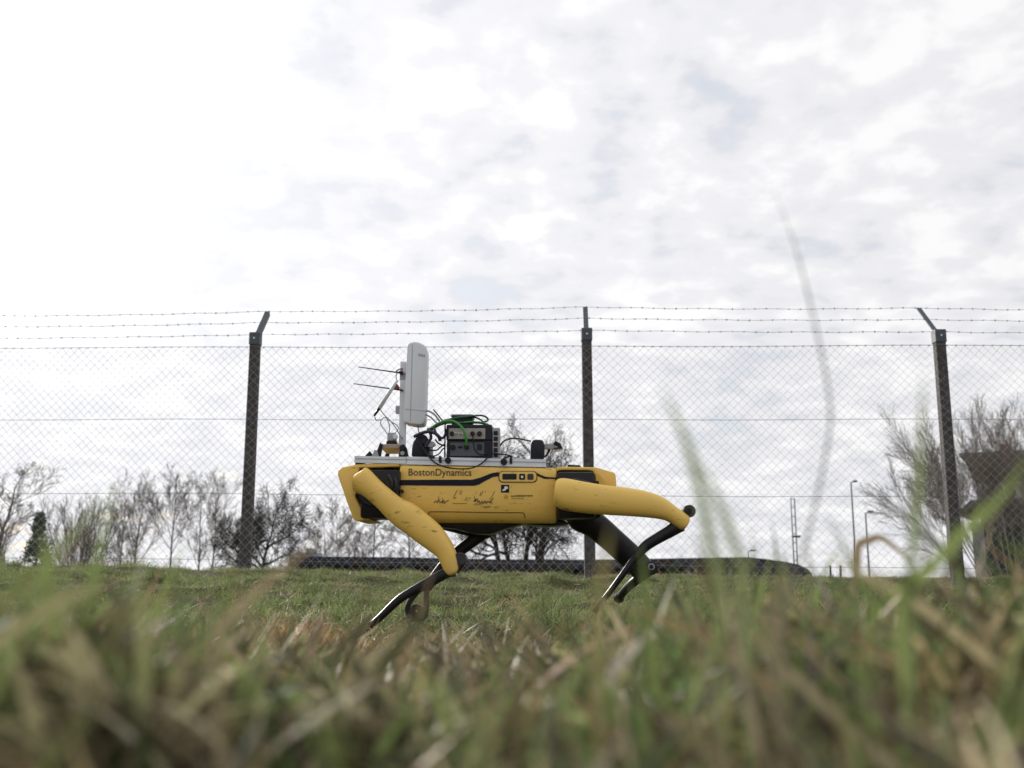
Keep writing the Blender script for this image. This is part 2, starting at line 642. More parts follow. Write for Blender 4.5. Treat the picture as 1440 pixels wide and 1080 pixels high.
def wedge(n, y0, y1, half=0.60, pad=0.25, power=1.0):
    """points in the strip of ground the picture takes in (and a margin round it)"""
    y = y0 + (y1 - y0) * rng.uniform(0, 1, n) ** power
    x = rng.uniform(-1, 1, n) * (y * half + pad)
    return x, y


# short turf from the robot to the crest behind the fence
n = 210000
x, y = wedge(n, 1.7, 9.9, 0.60, 0.5, 0.8)
f = field(x, y, 2.6, 5)
f2 = field(x, y, 9.0, 6)
keep = rng.uniform(0, 1, n) < np.clip(0.72 + 0.25 * f + 0.5 * f2 - 0.42 * np.exp(-((y - 8.75) / 0.45) ** 2), 0.10, 1)
x, y, f, f2 = x[keep], y[keep], f[keep], f2[keep]
n = len(x)
col = pick(PAL_GREEN, n) * 1.75
dry = rng.uniform(0, 1, n) < np.clip(0.27 - 0.15 * f + 0.12 * f2 + 0.55 * np.exp(-((y - 9.4) / 0.5) ** 2), 0.05, 0.85)
col[dry] = pick(PAL_DRY, dry.sum()) * 1.15
hh = rng.uniform(0.016, 0.042, n) * np.clip(1.0 + 0.35 * f + 0.55 * f2, 0.45, 1.9) * np.clip(1.3 - 0.06 * y, 0.7, 1.2)
blades('turf', x, y, hh, rng.uniform(0.0022, 0.0046, n), rng.uniform(0.0, 0.7, n), rng.uniform(0.2, 1.2, n), rng.uniform(0, 6.28, n), col, M['blade'], 2, 'short green turf running from the robot to the fence')

# tussocks standing out of the turf
n = 520
cx, cy = wedge(n, 2.9, 8.9, 0.58, 0.3)
cnt = 70
x = (cx[:, None] + rng.normal(0, 0.035, (n, cnt))).ravel()
y = (cy[:, None] + rng.normal(0, 0.035, (n, cnt))).ravel()
n = len(x)
blades('tussock_grass', x, y, rng.uniform(0.03, 0.085, n), rng.uniform(0.0022, 0.004, n), rng.uniform(0, 0.6, n), rng.uniform(0.2, 1.3, n), rng.uniform(0, 6.28, n), pick(PAL_GREEN, n) * 1.1, M['blade'], 3, 'darker grass tussocks scattered over the short turf')

# straw lying on the turf
n = 9000
x, y = wedge(n, 1.5, 9.6, 0.6, 0.3, 1.0)
blades('straw_litter', x, y, rng.uniform(0.03, 0.11, n), rng.uniform(0.002, 0.005, n), rng.uniform(1.0, 1.55, n), rng.uniform(-0.2, 0.3, n), rng.uniform(0, 6.28, n), pick(PAL_DRY, n), M['dry'], 3, 'pale dead stalks lying across the turf', lift=0.012)

# foreground: green blades
n = 5200
x, y = wedge(n, 0.17, 2.3, 0.62, 0.10, 0.68)
f = field(x, y, 7.0, 8)
col = pick(PAL_GREEN, n, 0.35) * 1.45
k = rng.uniform(0, 1, n) < np.clip(0.22 - 0.2 * f, 0.04, 0.7)
col[k] = pick(PAL_DRY, k.sum(), 0.3)
hh = rng.uniform(0.025, 0.080, n) * np.clip(1 + 0.35 * f, 0.5, 1.6) * np.clip(1.45 - 0.55 * y, 0.42, 1.0)
blades('foreground_grass', x, y, hh, rng.uniform(0.0026, 0.0062, n), rng.uniform(0, 0.8, n), rng.uniform(0.1, 1.4, n), rng.uniform(0, 6.28, n), col, M['blade'], 5, 'green unmown grass close in front of the robot')

# foreground: dead stalks and leaves in all directions
n = 7500
x, y = wedge(n, 0.18, 2.4, 0.62, 0.12, 0.8)
col = pick(PAL_DRY, n, 0.3) * 1.3
k = rng.uniform(0, 1, n) < 0.34
col[k] = pick(PAL_DARK, k.sum(), 0.3)
blades('dead_grass', x, y, rng.uniform(0.03, 0.13, n) * np.clip(1.4 - 0.5 * y, 0.4, 1.0), rng.uniform(0.0025, 0.0065, n), rng.uniform(0.5, 1.5, n), rng.uniform(-0.3, 0.8, n), rng.uniform(0, 6.28, n), col, M['dry'], 5, 'brown dead stalks tangled in the foreground grass', lift=0.008)

# foreground: tufts, each with a colour of its own, leaning out from their middles
nc, per = 620, 26
cx, cy = wedge(nc, 0.20, 2.0, 0.62, 0.08, 0.78)
rad = rng.uniform(0.006, 0.022, nc)
th = rng.uniform(0, 6.283, (nc, per))
rr_ = np.sqrt(rng.uniform(0, 1, (nc, per))) * rad[:, None]
x = (cx[:, None] + rr_ * np.cos(th)).ravel()
y = (cy[:, None] + rr_ * np.sin(th)).ravel()
ccol = pick(PAL_GREEN, nc, 0.35) * 1.6
k = rng.uniform(0, 1, nc) < 0.44
ccol[k] = pick(PAL_DRY, k.sum(), 0.25) * 1.45
k = rng.uniform(0, 1, nc) < np.where((cx < 0.02) & (cy < 0.75), 0.5, 0.12)      # dark brown tufts, most of them on the -x side
ccol[k] = pick(PAL_DARK, k.sum(), 0.3)
col = np.repeat(ccol, per, 0) * rng.uniform(0.7, 1.3, (nc * per, 1))
hc = np.repeat(rng.uniform(0.03, 0.075, nc) * np.clip(1.4 - 0.5 * cy, 0.45, 1.0), per)
n = nc * per
blades('foreground_tufts', x, y, hc * rng.uniform(0.6, 1.15, n), rng.uniform(0.0028, 0.0065, n), rng.uniform(0.05, 0.55, n), rng.uniform(0.3, 1.6, n), th.ravel() + rng.normal(0, 0.5, n), col, M['blade'], 5, 'mixed green and straw tufts making up the foreground bank')

# foreground: taller green blades standing out of it
n = 520
x, y = wedge(n, 0.26, 1.3, 0.60, 0.05, 0.9)
x = np.where((np.abs(x / y + 0.06) < 0.13) & (y > 0.45), x + 0.30 * y, x)
blades('foreground_tall_grass', x, y, rng.uniform(0.06, 0.115, n), rng.uniform(0.0032, 0.0058, n), rng.uniform(0, 0.35, n), rng.uniform(0.1, 1.0, n), rng.uniform(0, 6.28, n), pick(PAL_GREEN, n, 0.25) * 1.1, M['blade'], 6, 'longer green blades rising out of the foreground grass')

# foreground: broad withered leaves
n = 620
x, y = wedge(n, 0.22, 1.9, 0.60, 0.06, 0.9)
col = pick(PAL_DRY, n, 0.3)
k = rng.uniform(0, 1, n) < 0.45
col[k] = pick(PAL_DARK, k.sum(), 0.3) * 0.8
blades('withered_leaves', x, y, rng.uniform(0.04, 0.085, n), rng.uniform(0.007, 0.014, n), rng.uniform(0.5, 1.4, n), rng.uniform(-0.4, 0.9, n), rng.uniform(0, 6.28, n), col, M['dry'], 6, 'broad withered leaves caught in the foreground grass', lift=0.012)

# a pale heap of dry leaves by the planted front foot
n = 3400
u = rng.normal(0, 1, (n, 2))
c0 = W(585, 905, 2.35)
x = c0.x + 0.03 + u[:, 0] * 0.15
y = 2.15 + u[:, 1] * 0.17
blades('dry_leaf_heap', x, y, rng.uniform(0.02, 0.055, n), rng.uniform(0.003, 0.008, n), rng.uniform(0.5, 1.5, n), rng.uniform(-0.4, 0.7, n), rng.uniform(0, 6.28, n), pick(PAL_DRY, n, 0.25) * 1.55, M['dry'], 4, 'pale dry leaves heaped by the planted front foot', lift=0.006)
u = rng.normal(0, 1, (700, 2))
c0 = W(405, 885, 2.0)
x = c0.x + u[:, 0] * 0.06
y = 2.0 + u[:, 1] * 0.08
n = 700
blades('dry_leaf_heap', x, y, rng.uniform(0.03, 0.10, n), rng.uniform(0.003, 0.008, n), rng.uniform(0.2, 1.3, n), rng.uniform(-0.4, 0.9, n), rng.uniform(0, 6.28, n), pick(PAL_DRY, n, 0.25) * np.array([1.4, 1.1, 0.95]), M['dry'], 4, 'russet dry leaf tuft under the left fence post', lift=0.006)


def single_blade(name, pts, width, col, label, cat, Y, mat='blade', fold=0.25, group=None):
    """one tall blade traced along its run; a shallow V in section, rooted in the ground"""
    P = []
    for q in pts:
        yy = Y + (q[2] if len(q) > 2 else 0)
        P.append(W(q[0], q[1], yy))
    root = P[-1].copy()
    root.z = gz(root.x, root.y) - 0.005
    P.append(root)
    P = spline(P, 5)
    n = len(P)
    V, Fc = [], []
    for i, p in enumerate(P):
        d = (P[min(i + 1, n - 1)] - P[max(i - 1, 0)]).normalized()
        side = d.cross(Vector((0, 1, 0)))
        side.normalize()
        back = side.cross(d)
        s = i / (n - 1)
        w = width * 0.5 * min(1.0, 0.12 + 2.4 * s) * (1.0 if s < 0.8 else 1 - 0.3 * (s - 0.8) / 0.2)
        V += [p - side * w, p + back * w * fold, p + side * w]
        if i:
            a = 3 * (i - 1)
            Fc += [(a, a + 1, a + 4, a + 3), (a + 1, a + 2, a + 5, a + 4)]
    o = link(name, V, Fc, M[mat], smooth=True, label=label, cat=cat, group=group)
    at = o.data.attributes.new('blade_colour', 'FLOAT_COLOR', 'POINT')
    at.data.foreach_set('color', [c for _ in V for c in (*col, 1)])
    return o


single_blade('tall_grass', [(1086, 262), (1105, 310), (1121, 355), (1140, 430), (1160, 520), (1168, 585), (1160, 645), (1143, 725), (1122, 800), (1105, 870)], 0.0015, (0.11, 0.11, 0.12), 'tallest thin grey blade arching high above the fence line', 'grass', 0.55, 'dry')
single_blade('tall_grass', [(930, 545), (952, 590), (973, 645), (988, 705), (1000, 770), (1012, 850)], 0.0036, (0.12, 0.14, 0.065), 'taller of two pale green blades leaning towards the robot\'s high rear knee', 'grass', 0.37)
single_blade('tall_grass', [(985, 650), (1008, 700), (1030, 760), (1044, 830)], 0.0034, (0.125, 0.15, 0.08), 'shorter of two pale green blades leaning towards the robot\'s high rear knee', 'grass', 0.39)
single_blade('tall_grass', [(1298, 525), (1296, 600), (1291, 690), (1284, 780), (1278, 870)], 0.0036, (0.12, 0.145, 0.07), 'upright narrow green blade between the lamp posts and the tower\'s fence post', 'grass', 0.40)
single_blade('tall_grass', [(1446, 640), (1415, 690), (1380, 728), (1340, 765), (1305, 805), (1268, 860)], 0.0048, (0.17, 0.21, 0.075), 'wide pale green blade slanting up across the post and tower', 'grass', 0.40)
single_blade('tall_grass', [(60, 750), (66, 800), (72, 850), (80, 900)], 0.0075, (0.13, 0.145, 0.06), 'broad olive blade before the small evergreen', 'grass', 0.45)
single_blade('tall_grass', [(262, 762), (238, 815), (218, 865), (205, 905)], 0.0034, (0.15, 0.18, 0.06), 'yellow green blade leaning under the slim bare trees', 'grass', 0.60)
single_blade('tall_grass', [(1385, 700), (1345, 760), (1300, 800), (1240, 850), (1225, 890)], 0.0032, (0.10, 0.16, 0.035), 'narrow green blade arching beneath the wide pale one', 'grass', 0.52)
single_blade('grass_stalk', [(1290, 800), (1268, 778), (1240, 757), (1222, 760), (1207, 768), (1205, 800), (1199, 835), (1180, 872)], 0.0065, (0.33, 0.235, 0.155), 'kinked tan dead stalk folded over between the lamp posts', 'grass stalk', 0.85, 'dry', 0.6)
single_blade('grass_stalk', [(858, 742), (852, 780), (845, 830), (840, 880)], 0.0032, (0.26, 0.21, 0.10), 'straw coloured stalk crossing the far rear leg', 'grass stalk', 0.34, 'dry', 0.4)
single_blade('grass_stalk', [(1110, 790), (1098, 840), (1092, 900)], 0.0042, (0.24, 0.19, 0.13), 'short buff stalk at the end of the long dark building', 'grass stalk', 0.33, 'dry', 0.4)


# ------------------------------------------------------------------ fence
def build_fence():
    post_px = [(342.5, 798, 357.5, 469), (830.5, 812, 827.5, 463), (1351, 824, 1323, 465)]
    root = thing('chain_link_fence', (0, fence_y(0), gz(0, fence_y(0))), 'tall chain link fence on dark posts topped with barbed wire', 'fence')
    y_l, y_r = fence_y(-2.2), fence_y(3.6)

    def z_of(pl, pr, x):
        zl, zr = W(350, pl, y_l).z, W(1330, pr, y_r).z
        return lerp(zl, zr, (x + 2.2) / 5.8)

    cap_tops = []
    for (bx, by, tx, ty) in post_px:
        x = W(bx, by, fence_y((bx - 720) / 1400 * 8.2)).x
        x = W(bx, by, fence_y(x)).x
        yp = fence_y(x) + 0.048          # the mesh runs past the near face
        zb = gz(x, yp) - 0.15
        zt = W(tx, ty, yp).z
        m = MB()
        lean = random.uniform(-0.004, 0.004)
        hw0, hw1 = 0.045, 0.0405
        rings = []
        for i in range(9):
            t = i / 8
            h = lerp(hw0, hw1, t)
            c = 0.009
            z = lerp(zb, zt - 0.002, t)
            cx = x + lean * t
            rings.append([Vector((cx + a, yp + b, z)) for a, b in ((-h + c, -h), (h - c, -h), (h, -h + c), (h, h - c), (h - c, h), (-h + c, h), (-h, h - c), (-h, -h + c))])
        m.rings(rings)
        po = m.build('post', M['post'], root)
        # steel cap shoe
        cm = MB()
        cm.box((x + lean - 0.046, yp - 0.046, zt - 0.105), (x + lean + 0.046, yp + 0.046, zt + 0.004), 0.006)
        co = cm.build('post_cap', M['cap'], po)
        bm_ = MB()
        bm_.disc((x + lean, zt - 0.05), 0.008, yp - 0.054, yp - 0.044, 10)
        bm_.build('bolt', M['alu'], po)
        # cranked arm leaning out over the far side
        a0 = Vector((x + lean, yp + 0.012, zt - 0.03))
        a1 = Vector((x + lean + (0.020 if abs(bx - 830.5) < 1 else 0.0), yp + 0.36, zt + 0.285))
        am = MB()
        d = (a1 - a0).normalized()
        nn = Vector((0, -d.z, d.y))
        w, th = 0.021, 0.005
        pts = []
        # angle iron: flange facing the camera side plus web
        for q in (a0, a1):
            pts.append([q + Vector((-w, 0, 0)) - nn * th, q + Vector((w, 0, 0)) - nn * th, q + Vector((w, 0, 0)) + nn * th, q + Vector((-w, 0, 0)) + nn * th])
        am.rings(pts)
        pts = []
        for q in (a0, a1):
            pts.append([q + Vector((w - 0.006, 0, 0)) - nn * 0.040, q + Vector((w - 0.0005, 0, 0)) - nn * 0.040, q + Vector((w - 0.0005, 0, 0)) - nn * (th + 0.0005), q + Vector((w - 0.006, 0, 0)) - nn * (th + 0.0005)])
        am.rings(pts)
        am.build('arm', M['cap'], po)
        cap_tops.append((x + lean, a0, a1))
    # mesh
    pitch = 0.0365
    xs0, xs1 = -5.4, 5.6
    nw = int((xs1 - xs0) / pitch)
    k = np.arange(nw)
    nz = 54
    j = np.arange(nz)
    colx = xs0 + (k[:, None] + ((j[None, :] + k[:, None]) % 2)) * pitch
    X = colx
    ztop = z_of(488.3, 486, X) - 0.004
    sag = 0.006 * np.sin(X * 2.1 + 1) + 0.004 * np.sin(X * 5.3)
    Z = ztop - j[None, :] * pitch + sag * 0.6
    X = X + 0.006 * np.sin(Z * 3.1 + X * 0.9) + 0.004 * np.sin(X * 4.7 + Z * 5.0)      # stretched unevenly
    Z = Z + 0.005 * np.sin(X * 3.3 + Z * 2.2) * (j[None, :] > 0)
    Y = fence_y(X) + np.where((j[None, :] + k[:, None]) % 2 == 0, 0.0022, -0.0022) + 0.020 * np.sin(X * 1.3) * np.sin(Z * 2.0)
    P = np.stack([X, Y, Z], 2)
    r = 0.00145
    ang = np.arange(4) * math.pi / 2 + 0.3
    off = np.stack([np.cos(ang) * r, np.sin(ang) * r, np.zeros(4)], 1)
    V = (P[:, :, None, :] + off[None, None, :, :]).reshape(-1, 3)
    idx = np.arange(nw * nz * 4).reshape(nw, nz, 4)
    fs = []
    for s in range(4):
        a = idx[:, :-1, s]
        b = idx[:, :-1, (s + 1) % 4]
        c = idx[:, 1:, (s + 1) % 4]
        d = idx[:, 1:, s]
        fs.append(np.stack([a.ravel(), b.ravel(), c.ravel(), d.ravel()], 1))
    link('wire_mesh', V, np.concatenate(fs).tolist(), M['wire'], root, smooth=True, kind='stuff')
    # straining wires through the mesh
    for (pl, pr, rad) in ((488.3, 486, 0.0022), (590, 590, 0.0020), (694.8, 699, 0.0020), (788, 800, 0.0020)):
        m = MB()
        pts = []
        for i in range(70):
            x = lerp(xs0, xs1, i / 69)
            pts.append(Vector((x, fence_y(x) - 0.003, z_of(pl, pr, x) + 0.004 * math.sin(x * 2.1 + 1))))
        m.tube(pts, rad, 5)
        wo_ = m.build('line_wire', M['barb'], root)
        if pl < 500:                        # twisted ends along the top edge
            m = MB()
            for i in range(0, nw, 2):
                x = xs0 + i * pitch
                z = z_of(pl, pr, x) + 0.004 * math.sin(x * 2.1 + 1)
                m.tube([(x - 0.006, fence_y(x), z - 0.006), (x + 0.006, fence_y(x), z + 0.005)], 0.0033, 4)
            m.build('twisted_end', M['barb'], wo_, kind='stuff')
    # barbed wires on the arms
    for wi, s in enumerate((0.04, 0.50, 0.95)):
        fix = [a0.lerp(a1, s) + Vector((0, -0.01, 0.012)) for (_, a0, a1) in cap_tops]
        dl = fix[1] - fix[0]
        dr = fix[2] - fix[1]
        fix = [fix[0] - dl * 1.02, *fix, fix[2] + dr * 0.75]
        pts = []
        for a, b in zip(fix[:-1], fix[1:]):
            for i in range(24):
                t = i / 24
                p = a.lerp(b, t)
                p.z -= 0.012 * 4 * t * (1 - t) * (0.7 + 0.25 * wi)
                p.z += 0.003 * math.sin(p.x * 11 + wi)
                pts.append(p)
        pts.append(fix[-1])
        m = MB()
        m.tube(pts, 0.0017, 5)
        bo = m.build('barbed_wire', M['barb'], root)
        m = MB()
        acc = 0.0
        for a, b in zip(pts[:-1], pts[1:]):
            ln = (b - a).length
            while acc < ln:
                p = a.lerp(b, acc / ln)
                for _ in range(2):
                    d = Vector((random.uniform(-0.6, 0.6), random.uniform(-1, 1), random.uniform(-1, 1))).normalized() * 0.011
                    m.tube([p - d, p + d], 0.0017, 3)
                m.tube([p - Vector((0.008, 0, 0)), p + Vector((0.007, 0, 0))], 0.0034, 5)
                acc += 0.098
            acc -= ln
        m.build('barb', M['barb'], bo, kind='stuff')


build_fence()


# ------------------------------------------------------------------ things beyond the fence
FAR_Z = -2.5


def at_far(px, Y):
    p = W(px, 800, Y)
    return Vector((p.x, Y, gz(p.x, Y)))


def long_building():
    Y = 62.0
    b = at_far(780, Y)
    root = thing('long_low_building', b, 'long low dark building beyond the fence with a blue black roof edge', 'building')
    zb = b.z - 0.1
    xl, xr = W(409, 783, Y).x, W(1062, 784, Y).x
    z0 = W(700, 786.5, Y).z
    # wall in bays, each wall panel its own piece
    nb = 22
    wall = MB().box((xl + 0.3, Y + 0.3, zb), (xr - 0.2, Y + 7.6, z0 - 0.35)).build('wall', M['lowwall'], root)
    for i in range(nb):
        a = lerp(xl + 0.5, xr - 0.4, i / nb)
        c = lerp(xl + 0.5, xr - 0.4, (i + 1) / nb)
        MB().box((a + 0.05, Y + 0.22, zb + 0.3), (c - 0.05, Y + 0.297, z0 - 0.55), 0.02, 1).build('wall_panel', M['lowwall'], wall)
    for px in (1026, 1051, 1010, 968):
        x = W(px, 790, Y).x
        MB().box((x - 0.12, Y - 0.05, zb), (x + 0.12, Y + 0.2, z0 - 0.36)).build('column', M['concrete'], root)
    # roof: fascia with a slight lift, running down at its right end
    prof = [(409, 783.2), (440, 782.5), (560, 783.6), (700, 786.5), (830, 787), (920, 785.6), (1010, 784.0), (1052, 783.6)]
    pts = [(W(px, py, Y).x, W(px, py, Y).z) for px, py in prof]
    low = [(x, z - 0.60) for x, z in pts][::-1]
    rf = MB().prism(pts + low, Y - 0.35, Y + 8, 0.03, 1).build('roof', M['lowroof'], root)
    for i in range(30):                  # fascia boards
        a, c = lerp(411, 1051, i / 30) + 0.5, lerp(411, 1051, (i + 1) / 30) - 0.5
        ya = float(np.interp(a, [q[0] for q in prof], [q[1] for q in prof])) + 2.2 + random.uniform(-0.15, 0.15)
        yc = float(np.interp(c, [q[0] for q in prof], [q[1] for q in prof])) + 2.2
        q = [(W(p, v, Y).x, W(p, v, Y).z) for p, v in ((a, ya), (c, yc), (c, yc + 9.5), (a, ya + 9.5))]
        MB().prism(q, Y - 0.40 - random.uniform(0, 0.03), Y - 0.352).build('fascia_board', M['lowroof'] if i % 4 else M['lowwall'], rf)
    px_end = [(1053, 783.8), (1075, 786), (1100, 789.5), (1120, 793.5), (1133, 799), (1140, 806)]
    pts = [(W(px, py, Y).x, W(px, py, Y).z) for px, py in px_end]
    low = [(pts[-1][0], zb), (pts[0][0], zb)]
    MB().prism(pts + low, Y - 0.30, Y + 7.5, 0.03, 1).build('sloping_end', M['lowroof'], root)
    # pale raking gable end
    g = [(W(px, py, Y).x, W(px, py, Y).z) for px, py in ((411, 782.5), (402, 800))]
    MB().prism([g[0], g[1], (g[1][0], zb), (g[0][0] + 0.25, zb), (g[0][0] + 0.25, g[0][1] - 0.4)], Y - 0.2, Y + 0.15).build('raking_end', M['concrete'], root)
    # plant housing on the roof
    Yh = Y + 3
    for (p0, p1, py, nm) in ((421, 449, 777, 'roof_housing'), (432.5, 441.5, 771, 'roof_vent')):
        a, c = W(p0, py, Yh), W(p1, py, Yh)
        MB().box((a.x, Yh - (0.6 if nm == 'roof_vent' else 0.4), W(435, 785.5 if nm == 'roof_housing' else 777.2, Yh).z), (c.x, Yh + 1.2, a.z), 0.05, 1).build(nm, M['concrete'], rf)


def tower_building():
    Y = 46.0
    b = at_far(1366, Y)
    root = thing('tower_building', b, 'pale two storey lookout building with wide flaring dark roof band', 'building')
    zb = b.z - 0.2
    D = 6.0

    def pt(px, py):
        p = W(px, py, Y)
        return (p.x, p.z)

    xr = W(1580, 700, Y).x
    # ground floor
    x0 = pt(1366, 745)[0]
    z_lr = pt(1380, 712)[1]
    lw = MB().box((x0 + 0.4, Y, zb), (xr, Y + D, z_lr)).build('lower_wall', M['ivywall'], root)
    MB().box((x0, Y - 0.12, zb), (pt(1378, 700)[0], Y + D - 0.1, pt(1370, 735)[1]), 0.02, 1).build('corner_pillar', M['concrete'], root)
    dx0, dx1 = pt(1380, 760)[0], pt(1424, 760)[0]
    dz = pt(1400, 752)[1]
    dr = MB().box((dx0 + 0.06, Y - 0.09, zb), (dx1, Y - 0.003, dz), 0.01, 1).build('shutter_door', M['shutter'], root)
    for i in range(9):
        z = lerp(zb + 0.3, dz - 0.15, i / 8)
        MB().box((dx0 + 0.10, Y - 0.115, z), (dx1 - 0.05, Y - 0.092, z + 0.16), 0.01, 1).build('slat', M['shutter'], dr)
    # lean-to roof over it
    lr = [pt(1349, 722), pt(1366, 705), pt(1580, 702), pt(1580, 712), pt(1372, 714), pt(1352, 727)]
    MB().prism(lr, Y - 0.9, Y + D + 0.3, 0.03, 1).build('lower_roof', M['roofslab'], root)
    # upper storey
    ux0 = pt(1372, 690)[0]
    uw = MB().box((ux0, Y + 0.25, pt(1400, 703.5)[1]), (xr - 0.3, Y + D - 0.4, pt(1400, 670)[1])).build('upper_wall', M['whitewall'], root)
    for px in (1385, 1428, 1470):
        a, c = pt(px, 699), pt(px + 20, 684)
        wf = MB().box((a[0], Y + 0.20, a[1]), (c[0], Y + 0.247, c[1])).build('window', M['concrete'], root)
        MB().box((a[0] + 0.06, Y + 0.17, a[1] + 0.06), (c[0] - 0.06, Y + 0.197, c[1] - 0.06)).build('pane', M['glass'], wf)
    # flaring band under the roof: wider at the top
    top = [pt(1355, 645), pt(1372, 679)]
    e = 0.55
    lo = [Vector((ux0 - 0.02, Y + 0.2, top[1][1])), Vector((xr, Y + 0.2, top[1][1])), Vector((xr, Y + D, top[1][1])), Vector((ux0 - 0.02, Y + D, top[1][1]))]
    hi = [Vector((top[0][0], Y - e, top[0][1])), Vector((xr + e, Y - e, top[0][1])), Vector((xr + e, Y + D + e, top[0][1])), Vector((top[0][0], Y + D + e, top[0][1]))]
    MB().rings([lo, hi]).build('flaring_band', M['roofslab'], root)
    rs = MB().box((top[0][0] - 0.12, Y - e - 0.2, top[0][1] + 0.003), (xr + e + 0.2, Y + D + e + 0.2, pt(1360, 639)[1]), 0.03, 1).build('roof_slab', M['roofslab'], root)
    a, c = pt(1399, 639), pt(1409, 622)
    MB().box((a[0], Y + 1.6, a[1] - 0.05), (c[0], Y + 2.0, c[1])).build('chimney', M['brick'], rs)
    root.rotation_euler.z = R(-29)       # its side wall runs away along the line of sight


def lamp(px, top_py, Y, label, head='right', r=0.06, hw=None):
    b = at_far(px, Y)
    root = thing('lamp_post', b, label, 'lamp post')
    zt = W(px, top_py, Y).z
    MB().tube([b - Vector((0, 0, 0.2)), b.lerp(Vector((b.x, b.y, zt)), 0.5), Vector((b.x, b.y, zt))], [r * 1.25, r, r * 0.75], 8).build('pole', M['lampmetal'], root)
    if head:
        sgn = 1 if head == 'right' else -1
        l = hw or 0.55
        arm = MB().tube([(b.x, b.y, zt - 0.04), (b.x + sgn * l * 0.5, b.y, zt + 0.03)], 0.035, 6).build('arm', M['lampmetal'], root)
        MB().box((b.x + min(sgn * l * 0.35, sgn * l * 1.2), b.y - 0.13, zt - 0.01), (b.x + max(sgn * l * 0.35, sgn * l * 1.2), b.y + 0.13, zt + 0.13), 0.04).build('lamp_head', M['lampmetal'], arm)
    return root, b, zt


long_building()
tower_building()
lamp(1204, 678, 70, 'tallest thin lamp post standing alone beyond the fence', 'right', 0.065, 0.35)
lamp(1222, 721, 64, 'shorter lamp post with a flat head pointing towards the tower', 'right', 0.06, 0.42)
lamp(1053, 775, 95, 'small lamp showing just above the long low roof', 'right', 0.06, 0.6)
rt, b, zt = lamp(1117, 700, 75, 'twin pole mast with ladder rungs rising behind the low roof end', None, 0.05)
rt['category'] = 'mast'
b2 = at_far(1122, 75)
MB().tube([b2 - Vector((0, 0, .2)), Vector((b2.x, b2.y, zt - 0.05))], 0.045, 7).build('pole', M['lampmetal'], rt)
for i in range(9):
    z = lerp(b.z + 3.0, zt - 0.1, i / 8)
    MB().tube([(b.x, b.y, z), (b2.x, b2.y, z)], 0.025, 5).build('rung', M['lampmetal'], rt)
z = W(1120, 754, 75).z
MB().box((b.x - 0.05, b.y - 0.2, z - 0.1), (b2.x + 0.3, b.y + 0.2, z + 0.06), 0.03).build('floodlight', M['lampmetal'], rt)

for px0, py0, px1, lab in ((1172, 808, 1167, 'short dark stake leaning left past the low roof end'), (1177, 808, 1182, 'short dark stake leaning right past the low roof end')):
    Y = 26.0
    b = at_far(px0, Y)
    t = W(px1, 795, Y)
    MB().tube([b - Vector((0, 0, 0.2)), t], [0.034, 0.028], 6).build('wooden_stake', M['barkdark'], None, label=lab, cat='stake')


# ------------------------------------------------------------------ trees
class Tree:
    def __init__(self, seed):
        self.r = random.Random(seed)
        self.parts = {'trunk': ([], []), 'crown': ([], [])}
        self.tips = []
        self.ends = []

    def tube(self, part, pts, rad, sides):
        V, Fc = self.parts[part]
        base = len(V)
        n = len(pts)
        d0 = (pts[-1] - pts[0]).normalized()
        ref = Vector((0, 0, 1)) if abs(d0.z) < 0.8 else Vector((1, 0, 0))
        a = d0.cross(ref).normalized()
        b = d0.cross(a)
        cs = [(math.cos(2 * math.pi * k / sides), math.sin(2 * math.pi * k / sides)) for k in range(sides)]
        for p, r in zip(pts, rad):
            for c, s in cs:
                V.append(p + a * (c * r) + b * (s * r))
        for i in range(n - 1):
            for k in range(sides):
                q = base + i * sides + k
                w = base + i * sides + (k + 1) % sides
                Fc.append((q, w, w + sides, q + sides))

    def grow(self, p, d, L, r, lev, P):
        rr = self.r
        nseg = max(2, P['segs'][min(lev, len(P['segs']) - 1)])
        pts, rad = [p.copy()], [r]
        w = P['wobble'][min(lev, len(P['wobble']) - 1)]
        up = P['up'][min(lev, len(P['up']) - 1)]
        tip = P.get('tip', 0.35)
        q = p.copy()
        dd = d.copy()
        for i in range(nseg):
            dd = (dd + Vector((rr.gauss(0, w), rr.gauss(0, w), rr.gauss(0, w))) + Vector((0, 0, up / nseg))).normalized()
            q = q + dd * (L / nseg)
            pts.append(q.copy())
            rad.append(max(P['rmin'], r * (1 - (1 - tip) * (i + 1) / nseg)))
        part = 'trunk' if lev < P.get('trunk_levels', 1) else 'crown'
        self.tube(part, pts, rad, 7 if lev == 0 else (5 if lev == 1 else 3))
        if lev >= P['levels']:
            self.ends.append(q)
            return
        nch = P['n'][lev]
        s0 = P['start'][min(lev, len(P['start']) - 1)]
        for c in range(nch):
            t = lerp(s0, 1.0, (c + rr.uniform(0.1, 0.9)) / nch)
            i = min(int(t * nseg), nseg - 1)
            f = t * nseg - i
            bp = pts[i].lerp(pts[i + 1], f)
            br = lerp(rad[i], rad[i + 1], f)
            ax = (pts[i + 1] - pts[i]).normalized()
            ref = Vector((0, 0, 1)) if abs(ax.z) < 0.9 else Vector((1, 0, 0))
            s = ax.cross(ref).normalized()
            u = ax.cross(s)
            ph = rr.uniform(0, 6.283) if lev > 0 else (c * 2.4 + rr.uniform(-0.5, 0.5))
            an = R(rr.gauss(P['angle'][min(lev, len(P['angle']) - 1)], 9))
            nd = (ax * math.cos(an) + (s * math.cos(ph) + u * math.sin(ph)) * math.sin(an)).normalized()
            ln = L * P['ratio'][min(lev, len(P['ratio']) - 1)] * rr.uniform(0.65, 1.2) * (1.15 - 0.45 * t)
            self.grow(bp, nd, ln, max(P['rmin'], br * P.get('rr', 0.6)), lev + 1, P)


